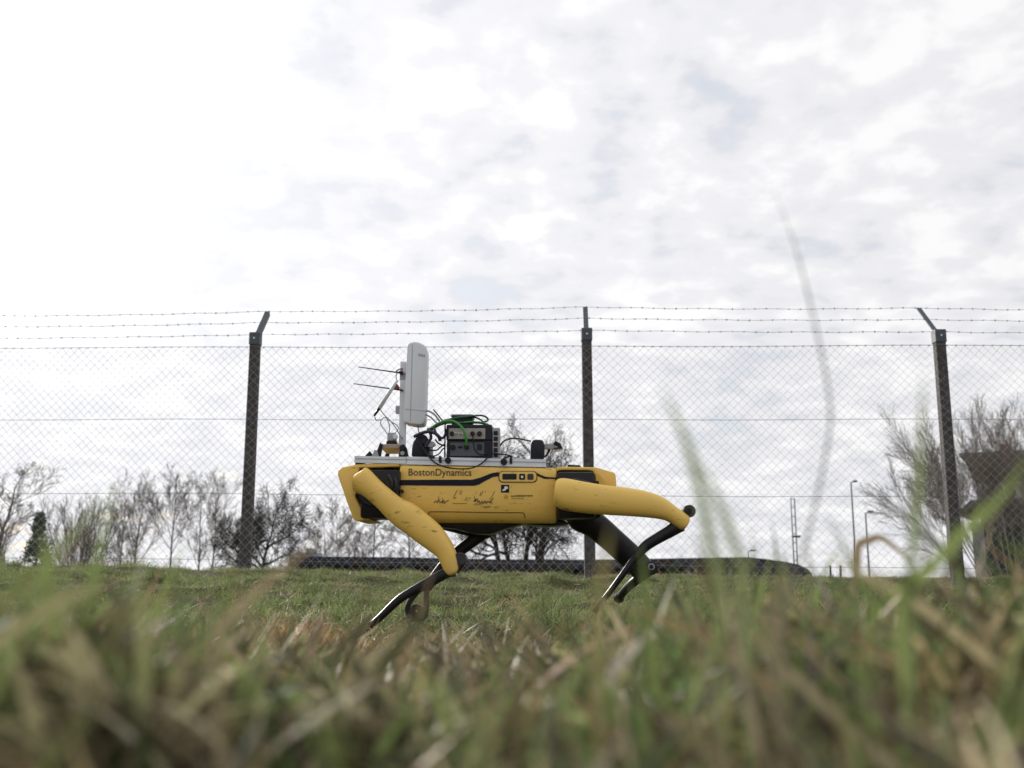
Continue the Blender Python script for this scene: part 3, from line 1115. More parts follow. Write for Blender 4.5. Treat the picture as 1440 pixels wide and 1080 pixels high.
def leaf_cards(centres, n_each, spread, size, r):
    V, Fc = [], []
    for c in centres:
        for _ in range(n_each):
            p = c + Vector((r.gauss(0, spread), r.gauss(0, spread), r.gauss(0, spread * 0.8)))
            a = Vector((r.gauss(0, 1), r.gauss(0, 1), r.gauss(0, 1))).normalized()
            b = a.orthogonal().normalized()
            s = size * r.uniform(0.6, 1.4)
            i = len(V)
            V += [p - a * s, p + b * s * 0.45, p + a * s, p - b * s * 0.45]
            Fc.append((i, i + 1, i + 2, i + 3))
    return V, Fc


GNARL = dict(levels=4, n=[6, 6, 6, 5], segs=[5, 6, 5, 4, 3], wobble=[0.12, 0.24, 0.30, 0.32, 0.3], up=[0.1, 0.25, 0.25, 0.35, 0.3], angle=[52, 48, 48, 45], ratio=[0.80, 0.60, 0.58, 0.55], start=[0.35, 0.25, 0.2, 0.15], trunk_levels=2, rr=0.62, rmin=0.014)
SLIM = dict(levels=4, n=[15, 8, 6, 5], segs=[8, 5, 4, 3, 2], wobble=[0.028, 0.10, 0.14, 0.18, 0.2], up=[0.3, 0.55, 0.5, 0.5, 0.5], angle=[38, 34, 36, 36], ratio=[0.40, 0.50, 0.50, 0.5], start=[0.28, 0.2, 0.15, 0.1], trunk_levels=1, rr=0.50, rmin=0.0095, tip=0.2)


def tree(name, px, Y, top_py, label, P, bark, seed, stems=1, tilt=0.0, spread=0.0, r0=0.02, trunk_frac=1.0, group='bare trees beyond the fence', leaves=None, base_dx=0.10, span=None):
    b = at_far(px, Y)
    H = W(px, top_py, Y).z - b.z
    root = thing(name, b, label, 'tree', group)
    T = Tree(seed)
    rr = T.r
    for s in range(stems):
        ph = 2 * math.pi * (s + rr.uniform(-0.3, 0.3)) / max(stems, 1)
        off = Vector((math.cos(ph), math.sin(ph), 0)) * (base_dx if stems > 1 else 0)
        sp = spread * (rr.uniform(0.25, 1.0) if stems > 3 else 1.0)
        d = Vector((tilt + math.cos(ph) * sp, math.sin(ph) * sp, 1)).normalized()
        h = H * trunk_frac * (rr.uniform(0.8, 1.0) if stems > 1 else 1.0)
        T.grow(b + off - Vector((0, 0, 0.15)), d, h, H * r0 * (1 if stems == 1 else 0.8), 0, P)
    # fit the finished crown to the tree's own height
    zt = max(v.z for pt in T.parts.values() for v in pt[0])
    k = H / (zt - b.z)
    kx, sh = k, 0.0
    if span:                             # crown width as real as its height
        xs_ = np.sort(np.array([(v.x - b.x) for v in T.parts['crown'][0]]))
        lo, hi = xs_[int(len(xs_) * 0.03)], xs_[int(len(xs_) * 0.97)]
        want0, want1 = (span[0] - px) * S(Y), (span[1] - px) * S(Y)
        kx = (want1 - want0) / (hi - lo)
        sh = ((want0 + want1) / 2 - kx * (lo + hi) / 2) / H

    def fit(v):
        d = v - b
        z = d.z * k
        return b + Vector((d.x * kx + sh * max(z, 0) * 1.25, d.y * kx, z))
    for nm, (V, Fc) in T.parts.items():
        V2 = [fit(v) for v in V]
        link(nm, V2, Fc, M[bark], root, smooth=True)
    if leaves:
        mat, frac, ne, spd, size, lo = leaves
        cs = [fit(e) for e in T.ends if rr.random() < frac and (e.z - b.z) * k < lo * H]
        V, Fc = leaf_cards(cs, ne, spd, size, rr)
        link('foliage', V, Fc, M[mat], root)
    return root


P1 = dict(SLIM)
P2 = dict(SLIM, n=[13, 8, 6, 5], angle=[42, 36, 38, 40], up=[0.3, 0.4, 0.4, 0.4, 0.4])
tree('bare_tree', 8, 84, 648, 'tall bare tree beside the small evergreen with green at its foot', dict(P2, wobble=[0.10, 0.16, 0.2, 0.2, 0.2], n=[13, 8, 6, 5], rmin=0.011), 'bark', 21, r0=0.019, tilt=0.06, leaves=('budgreen', 0.25, 3, 0.35, 0.09, 0.45), span=(-35, 48))
tree('bare_tree', 171, 92, 657, 'slim bare tree with tangled side shoots next to the dense fan shaped tree', P2, 'bark', 22, r0=0.014, leaves=('budgreen', 0.20, 3, 0.35, 0.08, 0.45), span=(143, 200))
tree('bare_tree', 189, 90, 655, 'straight slim bare tree with twin forked top between thinner ones', P1, 'bark', 23, r0=0.015, span=(165, 215))
tree('bare_tree', 238, 86, 652, 'slim bare tree with a clean trunk standing apart', dict(P1, start=[0.45, 0.2, 0.15, 0.1]), 'bark', 24, r0=0.014, span=(206, 266))
tree('bare_tree', 281, 88, 662, 'slender bare tree paired close with another by the left post', dict(P1, n=[13, 7, 6, 4]), 'bark', 25, r0=0.012, span=(255, 306))
tree('bare_tree', 298, 90, 654, 'taller bare tree of the pair by the left post', P1, 'bark', 26, r0=0.014, span=(270, 328))
tree('fan_tree', 112, 80, 684, 'dense fan shaped grey tree with many stems from its foot', dict(SLIM, levels=3, n=[11, 7, 6], segs=[6, 4, 3, 2], ratio=[0.42, 0.5, 0.5], start=[0.22, 0.2, 0.1], angle=[24, 26, 30], rmin=0.010), 'bark', 27, stems=11, spread=0.45, r0=0.014, base_dx=0.35, span=(74, 158))
tree('gnarled_tree', 371, 58, 668, 'dark gnarled tree with clumped twigs beside the left post', dict(GNARL, n=[12, 9, 8, 7], rmin=0.014, start=[0.45, 0.25, 0.2, 0.15], angle=[64, 52, 50, 45], ratio=[1.0, 0.6, 0.58, 0.55], up=[0.1, 0.15, 0.25, 0.35, 0.3]), 'barkdark', 38, r0=0.034, trunk_frac=0.62, leaves=('ivy', 0.05, 4, 0.16, 0.05, 1.0), span=(316, 432))
tree('small_bare_tree', 400, 60, 740, 'small bare tree leaning under the dark gnarled one', dict(GNARL, levels=3, n=[6, 6, 5], rmin=0.011), 'bark', 32, r0=0.018, trunk_frac=0.8, tilt=0.1, span=(384, 428))
tree('bare_tree', 463, 84, 697, 'pair stemmed bare tree above the left end of the long building', dict(P1, n=[12, 7, 6, 4]), 'bark', 33, stems=2, spread=0.08, r0=0.013, base_dx=0.3, span=(435, 500))
tree('bare_tree', 502, 86, 712, 'thinnest bare tree rising over the left part of the long low roof', dict(P1, n=[12, 7, 5, 4]), 'bark', 34, r0=0.012, span=(484, 522))
tree('bare_tree', 524, 84, 703, 'bare tree over the long low roof, next to the thinnest one', dict(P2, n=[12, 7, 5, 4]), 'bark', 35, r0=0.014, span=(503, 552))
tree('bare_tree', 572, 82, 715, 'spreading bare tree behind the planted front leg', dict(P2, n=[12, 7, 6, 5], angle=[50, 44, 40, 40]), 'bark', 36, r0=0.015, span=(538, 622))
# the big many-stemmed tree behind the robot
tree('orchard_tree', 722, 33, 583, 'big dark spreading tree with several leaning trunks behind the robot', dict(GNARL, n=[10, 9, 8, 6], segs=[7, 6, 5, 4, 3], wobble=[0.12, 0.20, 0.28, 0.32, 0.3], up=[0.0, -0.1, 0.1, 0.2, 0.2], angle=[44, 48, 50, 45], ratio=[0.36, 0.58, 0.56, 0.5], start=[0.50, 0.25, 0.2, 0.15], rmin=0.0056, trunk_levels=2), 'barkdark', 53, stems=5, spread=0.24, r0=0.027, trunk_frac=0.92, base_dx=0.12, span=(648, 812))
# the fan of upright shoots in front of the tower
tree('shoot_fan_tree', 1438, 38, 528, 'wide pollarded tree of fanning shoots in front of the lookout building', dict(SLIM, levels=3, n=[13, 10, 8], segs=[7, 5, 4, 3], wobble=[0.05, 0.07, 0.09, 0.12], up=[0.10, 0.05, 0.1, 0.1], ratio=[0.44, 0.46, 0.5], start=[0.56, 0.25, 0.2], angle=[24, 24, 26], rmin=0.0064, rr=0.5, trunk_levels=1), 'barkpale', 51, stems=22, spread=0.95, r0=0.009, trunk_frac=1.0, base_dx=0.15, span=(1292, 1575))


def evergreen(px, Y, top_py, label, seed):
    b = at_far(px, Y)
    H = W(px, top_py, Y).z - b.z
    root = thing('evergreen_tree', b, label, 'tree')
    MB().tube([b - Vector((0, 0, .1)), b + Vector((0, 0, H * 0.95))], [0.14, 0.03], 6).build('trunk', M['barkdark'], root)
    r = random.Random(seed)
    cs = []
    for i in range(230):
        t = r.random() ** 0.8
        rad = (1 - t) * H * 0.24 + 0.15
        rad *= 0.6 + 0.5 * abs(math.sin(t * 17))
        ph = r.uniform(0, 6.28)
        q = rad * math.sqrt(r.random())
        cs.append(b + Vector((math.cos(ph) * q, math.sin(ph) * q, H * (0.12 + 0.87 * t))))
    V, Fc = leaf_cards(cs, 14, 0.14, 0.11, r)
    link('crown', V, Fc, M['evergreen'], root)


evergreen(50, 70, 722, 'small dark evergreen tree among the bare trees', 61)


def shrub(px, Y, top_py, wpx, label, mat, seed, n=60):
    b = at_far(px, Y)
    H = W(px, top_py, Y).z - b.z
    wd = wpx * S(Y)
    root = thing('shrub', b, label, 'shrub')
    r = random.Random(seed)
    m = MB()
    ends = []
    for i in range(n):
        x0 = r.uniform(-0.5, 0.5) * wd
        d = Vector((r.gauss(0, 0.25), r.gauss(0, 0.25), 1)).normalized()
        L = H * r.uniform(0.6, 1.0) * (1 - 0.5 * (2 * x0 / wd) ** 2)
        p0 = b + Vector((x0, r.uniform(-0.6, 0.6), -0.1))
        p1 = p0 + d * L * 0.6
        p2 = p1 + (d + Vector((r.gauss(0, 0.3), r.gauss(0, 0.3), 0))).normalized() * L * 0.4
        m.tube([p0, p1, p2], [0.03, 0.02, 0.012], 3)
        for k in range(5):
            q = p0.lerp(p2, r.uniform(0.35, 1))
            e = q + Vector((r.gauss(0, 0.3), r.gauss(0, 0.3), r.uniform(0.1, 0.5)))
            m.tube([q, e], [0.016, 0.012], 3)
            ends.append(e)
    m.build('stems', M['bark'], root)
    V, Fc = leaf_cards(ends, 6, 0.20, 0.055, r)
    link('foliage', V, Fc, M[mat], root)


shrub(150, 76, 770, 60, 'low russet brown shrub at the foot of the slim trees', 'hedge', 71)
shrub(182, 78, 752, 34, 'green budding shrub behind the russet one', 'budgreen', 72)
shrub(30, 80, 764, 60, 'mixed twiggy shrub under the tall tree by the evergreen', 'hedge', 73)
shrub(235, 80, 772, 46, 'pale green low shrub round the clean trunked tree', 'budgreen', 74, 40)
shrub(985, 58, 788, 110, 'dark green planting in front of the long building', 'ivy', 75, 90)


# ------------------------------------------------------------------ robot
YN, YS, YC, YF = 2.93, 2.985, 3.105, 3.28     # near legs, near shell side, body centre, far legs


def xz(px, py, Y):
    p = W(px, py, Y)
    return (p.x, p.z)


def leg_loft(pairs, Y, th0, th1, e=2.4, n=20):
    """pairs of edge pixels -> rounded limb; the half thickness runs th0..th1 across the picture plane"""
    rings = []
    m = len(pairs)
    for i, (a, b) in enumerate(pairs):
        A, B = W(*a, Y), W(*b, Y)
        c = (A + B) / 2
        h = (A - B) / 2
        t = i / (m - 1)
        th = lerp(th0, th1, t)
        # round the ends in thickness too
        if i == 0 or i == m - 1:
            th *= 0.45
        elif i == 1 or i == m - 2:
            th *= 0.82
        ring = []
        for k in range(n):
            a_ = 2 * math.pi * k / n
            cs, sn = math.cos(a_), math.sin(a_)
            q = math.copysign(abs(cs) ** (2 / e), cs)
            w = math.copysign(abs(sn) ** (2 / e), sn)
            ring.append(c + h * q + Vector((0, th * w, 0)))
        rings.append(ring)
    return MB().rings(rings)


def densify(pairs, k=3):
    A = spline([Vector((a[0], a[1], 0)) for a, b in pairs], k)
    B = spline([Vector((b[0], b[1], 0)) for a, b in pairs], k)
    return [((p.x, p.y), (q.x, q.y)) for p, q in zip(A, B)]


def bar(path, widths, Y, th, k=4, e=2.6):
    """limb from a centre line and widths in pixels"""
    P = spline([Vector((x, y, w)) for (x, y), w in zip(path, widths)], k)
    pr = []
    for i, p in enumerate(P):
        d = P[min(i + 1, len(P) - 1)] - P[max(i - 1, 0)]
        d = Vector((d.x, d.y)).normalized()
        nrm = Vector((d.y, -d.x)) * p.z / 2
        pr.append(((p.x + nrm.x, p.y + nrm.y), (p.x - nrm.x, p.y - nrm.y)))
    return leg_loft(pr, Y, th, th * 0.75, e, 16)


# body section: (side offset 0..1, height 0 top .. 1 bottom)
SEC = [(0.60, -0.004), (0.90, 0.0), (0.965, 0.02), (0.992, 0.06), (1.0, 0.12), (1.0, 0.34), (0.998, 0.52), (0.985, 0.66), (0.945, 0.79), (0.865, 0.90), (0.74, 0.97), (0.52, 1.0)]
HALF = YC - YS


def shell_ring(x, zt, zb):
    near = [Vector((x, YC - HALF * s, lerp(zt, zb, h))) for s, h in SEC]
    far = [Vector((x, YC + HALF * s, lerp(zt, zb, h))) for s, h in SEC][::-1]
    return near + far


# the top line falls slightly to the rear
def shell_z(px):
    t = (px - 561) / (784 - 561)
    return W(px, lerp(653.5, 657.5, t), YS).z, W(px, lerp(735.5, 736.5, t), YS).z


def side_y(px, z):
    zt, zb = shell_z(px)
    h = (z - zt) / (zb - zt)
    for (s0, h0), (s1, h1) in zip(SEC[:-1], SEC[1:]):
        if h0 <= h <= h1:
            return YC - HALF * lerp(s0, s1, (h - h0) / (h1 - h0))
    return YC - HALF * SEC[-1][0] if h > 1 else YS


def on_side(px, py, off=0.001):
    p = W(px, py, YS)
    p.y = side_y(px, p.z) - off
    return p


def decal(parent, name, polys, mat, off=0.0012, thick=0.0010):
    """flat shapes applied on the shell side, with a real edge"""
    m = MB()
    for poly in polys:
        a = [on_side(px, py, off) for px, py in poly]
        b = [p + Vector((0, thick, 0)) for p in a]
        n = len(a)
        m.add(a + b, [tuple(range(n))] + [(i, (i + 1) % n, n + (i + 1) % n, n + i) for i in range(n)])
    return m.build(name, mat, parent)


def rrect(x0, y0, x1, y1, r, k=4):
    out = []
    for cx, cy, a0 in ((x1 - r, y0 + r, -90), (x1 - r, y1 - r, 0), (x0 + r, y1 - r, 90), (x0 + r, y0 + r, 180)):
        for i in range(k + 1):
            a = R(a0 + 90 * i / k)
            out.append((cx + r * math.cos(a), cy + r * math.sin(a)))
    return out


def stroke(pts, w):
    """thin pen stroke as a pixel polygon"""
    L, Rr = [], []
    for i, p in enumerate(pts):
        a = pts[max(i - 1, 0)]
        b = pts[min(i + 1, len(pts) - 1)]
        dx, dy = b[0] - a[0], b[1] - a[1]
        l = math.hypot(dx, dy) or 1
        nx, ny = -dy / l * w / 2, dx / l * w / 2
        L.append((p[0] + nx, p[1] + ny))
        Rr.append((p[0] - nx, p[1] - ny))
    return L + Rr[::-1]


def text_mesh(body, width):
    cu = bpy.data.curves.new('lettering', 'FONT')
    cu.body = body
    cu.size = 1.0
    cu.resolution_u = 3
    cu.offset = 0.006
    o = bpy.data.objects.new('lettering', cu)
    sc.collection.objects.link(o)
    bpy.context.view_layer.update()
    me = bpy.data.meshes.new_from_object(o.evaluated_get(bpy.context.evaluated_depsgraph_get()))
    bpy.data.objects.remove(o)
    bpy.data.curves.remove(cu)
    v = np.array([p.co[:] for p in me.vertices])
    f = [list(p.vertices) for p in me.polygons]
    bpy.data.meshes.remove(me)
    v[:, 0] -= v[:, 0].min()
    s = width / v[:, 0].max()
    return v * s, f


def build_robot():
    foot0 = W(516, 887, YN)
    base = Vector((W(660, 880, YC).x, YC, gz(W(660, 880, YC).x, YC)))
    rob = thing('quadruped_robot', base, 'yellow four legged walking robot with black shins striding past the fence', 'robot')

    # main shell
    rings = []
    for px in (561, 562, 565, 600, 640, 680, 720, 755, 778, 782, 783.5):
        zt, zb = shell_z(px)
        ins = {561: 0.006, 562: 0.002, 782: 0.002, 783.5: 0.007}.get(px, 0)
        ring = shell_ring(W(px, 700, YS).x, zt - ins, zb + ins)
        if ins:
            ring = [Vector((q.x, YC + (q.y - YC) * (1 - ins / HALF), q.z)) for q in ring]
        rings.append(ring)
    body = auto_smooth(MB().rings(rings).build('body_shell', M['yellow'], rob), 40)

    # dark core carrying hips, full length
    c0, c1 = xz(500, 731, YC), xz(842, 661, YC)
    MB().box((c0[0], YC - 0.080, xz(600, 730, YC)[1]), (c1[0], YC + 0.080, xz(600, 664, YC)[1]), 0.012).build('core', M['black'], rob)
    bel = [xz(*q, YC) for q in ((585, 730), (790, 732), (800, 738), (772, 741), (735, 738), (712, 744), (690, 752), (668, 751), (640, 744), (612, 741))]
    auto_smooth(MB().prism(bel, YC - 0.075, YC + 0.075, 0.006).build('underside', M['black'], rob))

    # front cap and rear cap
    yn, yf = YC - 0.115, YC + 0.115
    fc = [xz(*q, yn) for q in ((474.5, 667), (475.5, 661), (480, 657), (504, 652.5), (562, 650.8), (562, 656.5), (506, 658.0), (503.5, 664), (503, 686), (499.5, 698), (505, 709), (512, 722), (522, 731.5), (502, 733), (496.5, 730), (487, 704))]
    auto_smooth(MB().prism(fc, yn, yf, 0.0045, 3).build('front_cap', M['yellow'], rob))
    rc = [xz(*q, yn) for q in ((782.5, 656.3), (838, 657), (864, 664.5), (866, 669), (867, 684), (863, 692), (838, 692), (837, 668), (834, 662.5), (828, 661.3), (788, 661), (782.5, 663))]
    auto_smooth(MB().prism(rc, yn, yf, 0.003, 2).build('rear_cap', M['yellow'], rob))
    sens = [xz(*q, yn) for q in ((800, 650.5), (817, 651), (822, 656), (797, 655.8))]
    MB().prism(sens, YC - 0.05, YC + 0.05, 0.001).build('top_sensor', M['black'], rob)

    # hips: dark motor housings, one at each corner
    def hip(cx, cy, x0, x1, y0, y1, Y, sgn):
        m = MB()
        a, b = xz(x0, y1, Y), xz(x1, y0, Y)
        lo, hi = (Y + 0.030, YC - 0.079) if sgn > 0 else (YC + 0.079, Y - 0.030)
        m.box((a[0], lo, a[1]), (b[0], hi, b[1]), 0.008)
        c = xz(cx, cy, Y)
        m.disc(c, 0.046, lo - 0.004 if sgn > 0 else lo, hi if sgn > 0 else hi + 0.004, 28, 0.004)
        h = auto_smooth(m.build('hip', M['black'], rob))
        return h

    h1 = hip(522, 690, 504, 561, 659, 728, YN, 1)
    h2 = hip(806, 693, 785, 838, 662, 728, YN, 1)
    hip(535, 694, 520, 560, 668, 726, YF, -1)
    hip(806, 698, 790, 834, 670, 728, YF, -1)
    # shiny cable guard seen over the rear leg, and by the front leg
    MB().tube(spline([W(786, 681, 2.962), W(797, 676, 2.955), W(812, 675, 2.955), W(830, 679, 2.962)], 6), 0.0045, 8).build('hip_cable', M['darkgrey'], h2, smooth=True)
    MB().disc(xz(839.5, 679, 2.96), 0.006, 2.955, 2.975, 14, 0.001).build('bolt', M['black'], h2)
    for q in ((555, 672, 556, 690), (546, 668, 552, 686)):
        MB().tube(spline([W(q[0], q[1], 2.955), W((q[0] + q[2]) / 2 + 2, (q[1] + q[3]) / 2, 2.95), W(q[2], q[3], 2.955)], 5), 0.004, 8).build('hip_cable', M['darkgrey'], h1, smooth=True)
    MB().disc(xz(565, 691, 2.96), 0.006, 2.955, 2.975, 14, 0.001).build('bolt', M['black'], h1)

    # --- near front leg (planted)
    pf = [((498.5, 673), (496.5, 679)), ((503, 666), (495.5, 684)), ((510, 661.5), (496.5, 688.5)), ((517.5, 658.5), (500, 692)), ((535, 676), (513, 699)), ((550, 689), (531, 715)), ((567, 702), (552, 737)), ((583, 709), (572, 752)), ((602, 724), (588, 764)), ((620, 740), (603, 774.5)), ((632, 757), (614, 783)), ((641, 775), (620, 793)), ((645, 790), (624, 802)), ((645.5, 800), (629, 808)), ((642, 806), (634.5, 810))]
    ul = leg_loft(densify(pf, 3), YN, 0.040, 0.026).build('upper_leg', M['yellow'], rob, smooth=True)
    kn = auto_smooth(MB().disc(xz(648, 786, YN + 0.02), 0.019, YN - 0.018, YN + 0.042, 24, 0.003).build('knee_joint', M['darkgrey'], rob))
    kb = [((650, 778), (634, 800)), ((655, 786), (638, 804)), ((654, 794), (642, 806)), ((649, 801), (645, 806))]
    leg_loft(densify(kb, 2), YN + 0.006, 0.02, 0.02).build('knee_housing', M['black'], kn, smooth=True)
    ll = bar([(640, 803), (626, 806.5), (601, 820.5), (577, 833), (560, 844), (538, 865), (520, 881)], [16, 15, 15.5, 13, 12, 10.5, 9], YN + 0.002, 0.014).build('lower_leg', M['black'], rob, smooth=True)
    ft = bar([(524, 876), (517, 883), (511, 890)], [9, 12, 8], YN + 0.002, 0.017, 3).build('foot', M['rubber'], ll, smooth=True)
    # --- near rear leg (lifted, knee high)
    prr = [((779.5, 684), (778.5, 702)), ((781, 677.5), (780, 709)), ((785, 673.5), (784.5, 714)), ((795, 672.5), (795, 718)), ((820, 677), (820, 721.5)), ((850, 682), (850, 724)), ((880, 685.5), (878, 725.5)), ((906, 690), (900, 727)), ((928, 697), (920, 729)), ((942, 706), (934, 731.5)), ((953, 714.5), (943, 736)), ((966, 723), (951, 741.5)), ((969.5, 729), (957, 745)), ((968, 736), (962, 744.5))]
    leg_loft(densify(prr, 3), YN, 0.042, 0.026).build('upper_leg', M['yellow'], rob, smooth=True)
    kn = auto_smooth(MB().disc(xz(967, 719.5, YN + 0.02), 0.0185, YN - 0.014, YN + 0.036, 24, 0.003).build('knee_joint', M['darkgrey'], rob))
    MB().disc(xz(968, 719, YN - 0.016), 0.009, YN - 0.019, YN - 0.0142, 16, 0.001).build('knee_bolt', M['rubber'], kn)
    ll = bar([(957, 737), (944, 746), (925, 757), (908, 768), (894, 784), (877, 806), (860, 829), (846, 847)], [22, 18, 16, 15, 12, 9.5, 8.5, 8], YN + 0.002, 0.014).build('lower_leg', M['black'], rob, smooth=True)
    bar([(850, 842), (842, 852.5), (835, 861)], [8, 11, 8], YN + 0.002, 0.017, 3).build('foot', M['rubber'], ll, smooth=True)
    # --- far front leg (swinging): black inner side
    leg_loft(densify([((548, 690), (545, 712)), ((560, 686), (556, 722)), ((620, 708), (612, 742)), ((670, 726), (655, 753)), ((697, 736), (678, 758)), ((700, 742), (690, 756))], 3), YF, 0.036, 0.024).build('upper_leg', M['black'], rob, smooth=True)
    ll = bar([(694, 738), (676, 752), (652, 770), (630, 789), (613, 809), (600, 828)], [20, 18, 17, 16, 14, 13], YF - 0.005, 0.013).build('lower_leg', M['black'], rob, smooth=True)
    MB().disc(xz(690, 744, YF), 0.022, YF - 0.035, YF + 0.030, 22, 0.003).build('knee_joint', M['darkgrey'], rob)
    fo = MB()
    fo.tube(spline([W(*q, YF - 0.005) for q in ((600, 822), (599.5, 838), (599, 855), (597, 866), (588, 871), (577, 867), (573, 856), (577, 845), (586, 833), (597, 824))], 5), 0.0095, 8)
    fob = fo.build('foot', M['rubber'], ll, smooth=True)
    m = MB()
    n = 18
    cx, cz = xz(586, 859, YF - 0.005)
    r1, r0 = 0.022, 0.0045
    vv, ff = [], []
    for yy in (YF - 0.016, YF + 0.006):
        for rad in (r1, r0):
            for k in range(n):
                a = 2 * math.pi * k / n
                vv.append((cx + rad * math.cos(a), yy, cz + rad * math.sin(a)))
    for k in range(n):
        j = (k + 1) % n
        ff += [(k, j, n + j, n + k), (2 * n + k, 3 * n + k, 3 * n + j, 2 * n + j), (k, 2 * n + k, 2 * n + j, j), (n + k, n + j, 3 * n + j, 3 * n + k)]
    m.add(vv, ff)
    m.build('foot_pad', M['rubber'], ll)
    # --- far rear leg: black inner side, knee low
    leg_loft(densify([((800, 705), (792, 725)), ((830, 712), (805, 744)), ((852, 727), (824, 753)), ((875, 748), (846, 770)), ((897, 768), (866, 788)), ((910, 782), (882, 803)), ((920, 795), (893, 814)), ((921, 803), (903, 817)), ((917, 808), (909, 814))], 3), YF, 0.036, 0.024).build('upper_leg', M['black'], rob, smooth=True)
    kn = auto_smooth(MB().disc(xz(914, 799, YF), 0.022, YF - 0.032, YF + 0.030, 24, 0.003).build('knee_joint', M['black'], rob))
    MB().disc(xz(916, 797, YF - 0.033), 0.011, YF - 0.036, YF - 0.0322, 18, 0.001).build('knee_bolt', M['greycable'], kn)
    MB().disc(xz(916, 797, YF - 0.037), 0.007, YF - 0.039, YF - 0.0362, 18, 0.001).build('knee_bolt', M['boxdark'], kn)
    P = [W(908, 806, YF), W(892, 818, YF + 0.02), W(880, 829, YF + 0.07), W(870, 841, YF + 0.13)]
    ll = MB().tube(spline(P, 5), [lerp(0.017, 0.012, i / 15) for i in range(16)], 12).build('lower_leg', M['black'], rob, smooth=True)
    e = P[-1]
    MB().tube(spline([e + (P[-2] - e) * 0.25, e, e - (P[-2] - e) * 0.12], 4), [0.013, 0.015, 0.017, 0.018, 0.019, 0.018, 0.017, 0.014, 0.010], 12).build('foot', M['rubber'], ll, smooth=True)

    # --- markings and fittings on the shell
    # dark band, widening forward, thinning to a line by the control panel
    up = [(563, 675.0), (610, 674.6), (664, 674.6), (676, 671.5), (690, 665.8), (701, 663.6)]
    dn = [(703, 669.5), (694, 670.5), (682, 676.5), (674, 681.2), (667, 683.2), (610, 683.0), (563, 682.4)]
    decal(body, 'band', [up + dn], M['navy'])
    decal(body, 'band', [[(753, 664), (760, 667.5), (767, 670.5), (783, 671.6), (783, 673.6), (766, 673.4), (758, 670.2), (752, 667.5)]], M['navy'])
    rim = rrect(701, 662.2, 755.5, 678.6, 6)
    decal(body, 'panel_seam', [rim], M['ink'], 0.0016, 0.0015)
    pan = decal(body, 'control_panel', [rrect(702.3, 663.4, 754.2, 677.4, 5.2)], M['yellow'], 0.0042, 0.0035)
    decal(pan, 'vent_slot', [rrect(706.5, 666.5, 726.5, 674.5, 1.2)], M['black'], 0.0056, 0.0025)
    b1 = decal(pan, 'button', [rrect(730, 666.5, 738.6, 674.8, 1.6)], M['black'], 0.0056, 0.0025)
    decal(pan, 'button', [rrect(741.6, 666.5, 750.2, 674.8, 1.6)], M['ink'], 0.0056, 0.0025)
    decal(pan, 'button_mark', [rrect(732.6, 669.2, 735.8, 672.4, 0.8)], M['offwhite'], 0.0068, 0.0010)
    # belly panel seam
    sm = [(607, 730), (602.5, 726), (603, 721), (608, 719.4), (650, 719.8), (700, 720.6), (733, 720.8), (737, 723), (738.5, 728)]
    m = MB()
    m.tube(spline([on_side(px, py, 0.0) for px, py in sm], 5), 0.0013, 5)
    m.build('panel_seam', M['ink'], body)
    # lettering
    wd = W(663, 668, YS).x - W(574.5, 668, YS).x
    v, f = text_mesh('BostonDynamics', wd)
    o0 = W(574.5, 668.6, YS)
    hs = 1.0
    V = []
    for q in v:
        p = Vector((o0.x + q[0], 0, o0.z + q[1] * 1.06 - q[0] * 0.006))
        p.y = side_y(620, p.z) - 0.0012
        V.append(p)
    link('lettering', V, f, M['ink'], body)
    # square emblem, dot and two lines of tiny print
    em = decal(body, 'emblem', [rrect(704.6, 681.8, 716, 692.6, 0.4, 1)], M['navy'])
    decal(em, 'emblem_figure', [[(706, 690.5), (707.4, 688), (709, 687.4), (709.4, 684.4), (711, 683.6), (714.2, 684.8), (714.6, 686.8), (712, 688.2), (710.6, 690)]], M['offwhite'], 0.0024, 0.0008)
    decal(body, 'dot', [[(711.5 + 3 * math.cos(a / 14 * 6.283), 698.6 + 3 * math.sin(a / 14 * 6.283)) for a in range(14)]], M['orange'])
    r = random.Random(5)
    polys = []
    x = 718.8
    for i in range(13):
        w = 1.7
        polys.append(stroke([(x, 696.2), (x, 698.6)], 0.55))
        polys.append(stroke([(x, 696.4 + r.choice((0, 1, 2))), (x + w, 696.4 + r.choice((0, 1, 2)))], 0.5))
        if r.random() < 0.6:
            polys.append(stroke([(x + w, 696.2), (x + w, 698.6)], 0.45))
        x += 2.35
    decal(body, 'small_print', polys, M['ink'])
    polys = []
    x = 719.5
    for i in range(8):
        polys.append(stroke([(x, 700.2), (x + 0.6, 702.0)], 0.4))
        polys.append(stroke([(x, 701.0), (x + 1.2, 701.0)], 0.35))
        x += 2.2
    decal(body, 'small_print', polys, M['inkfaint'])
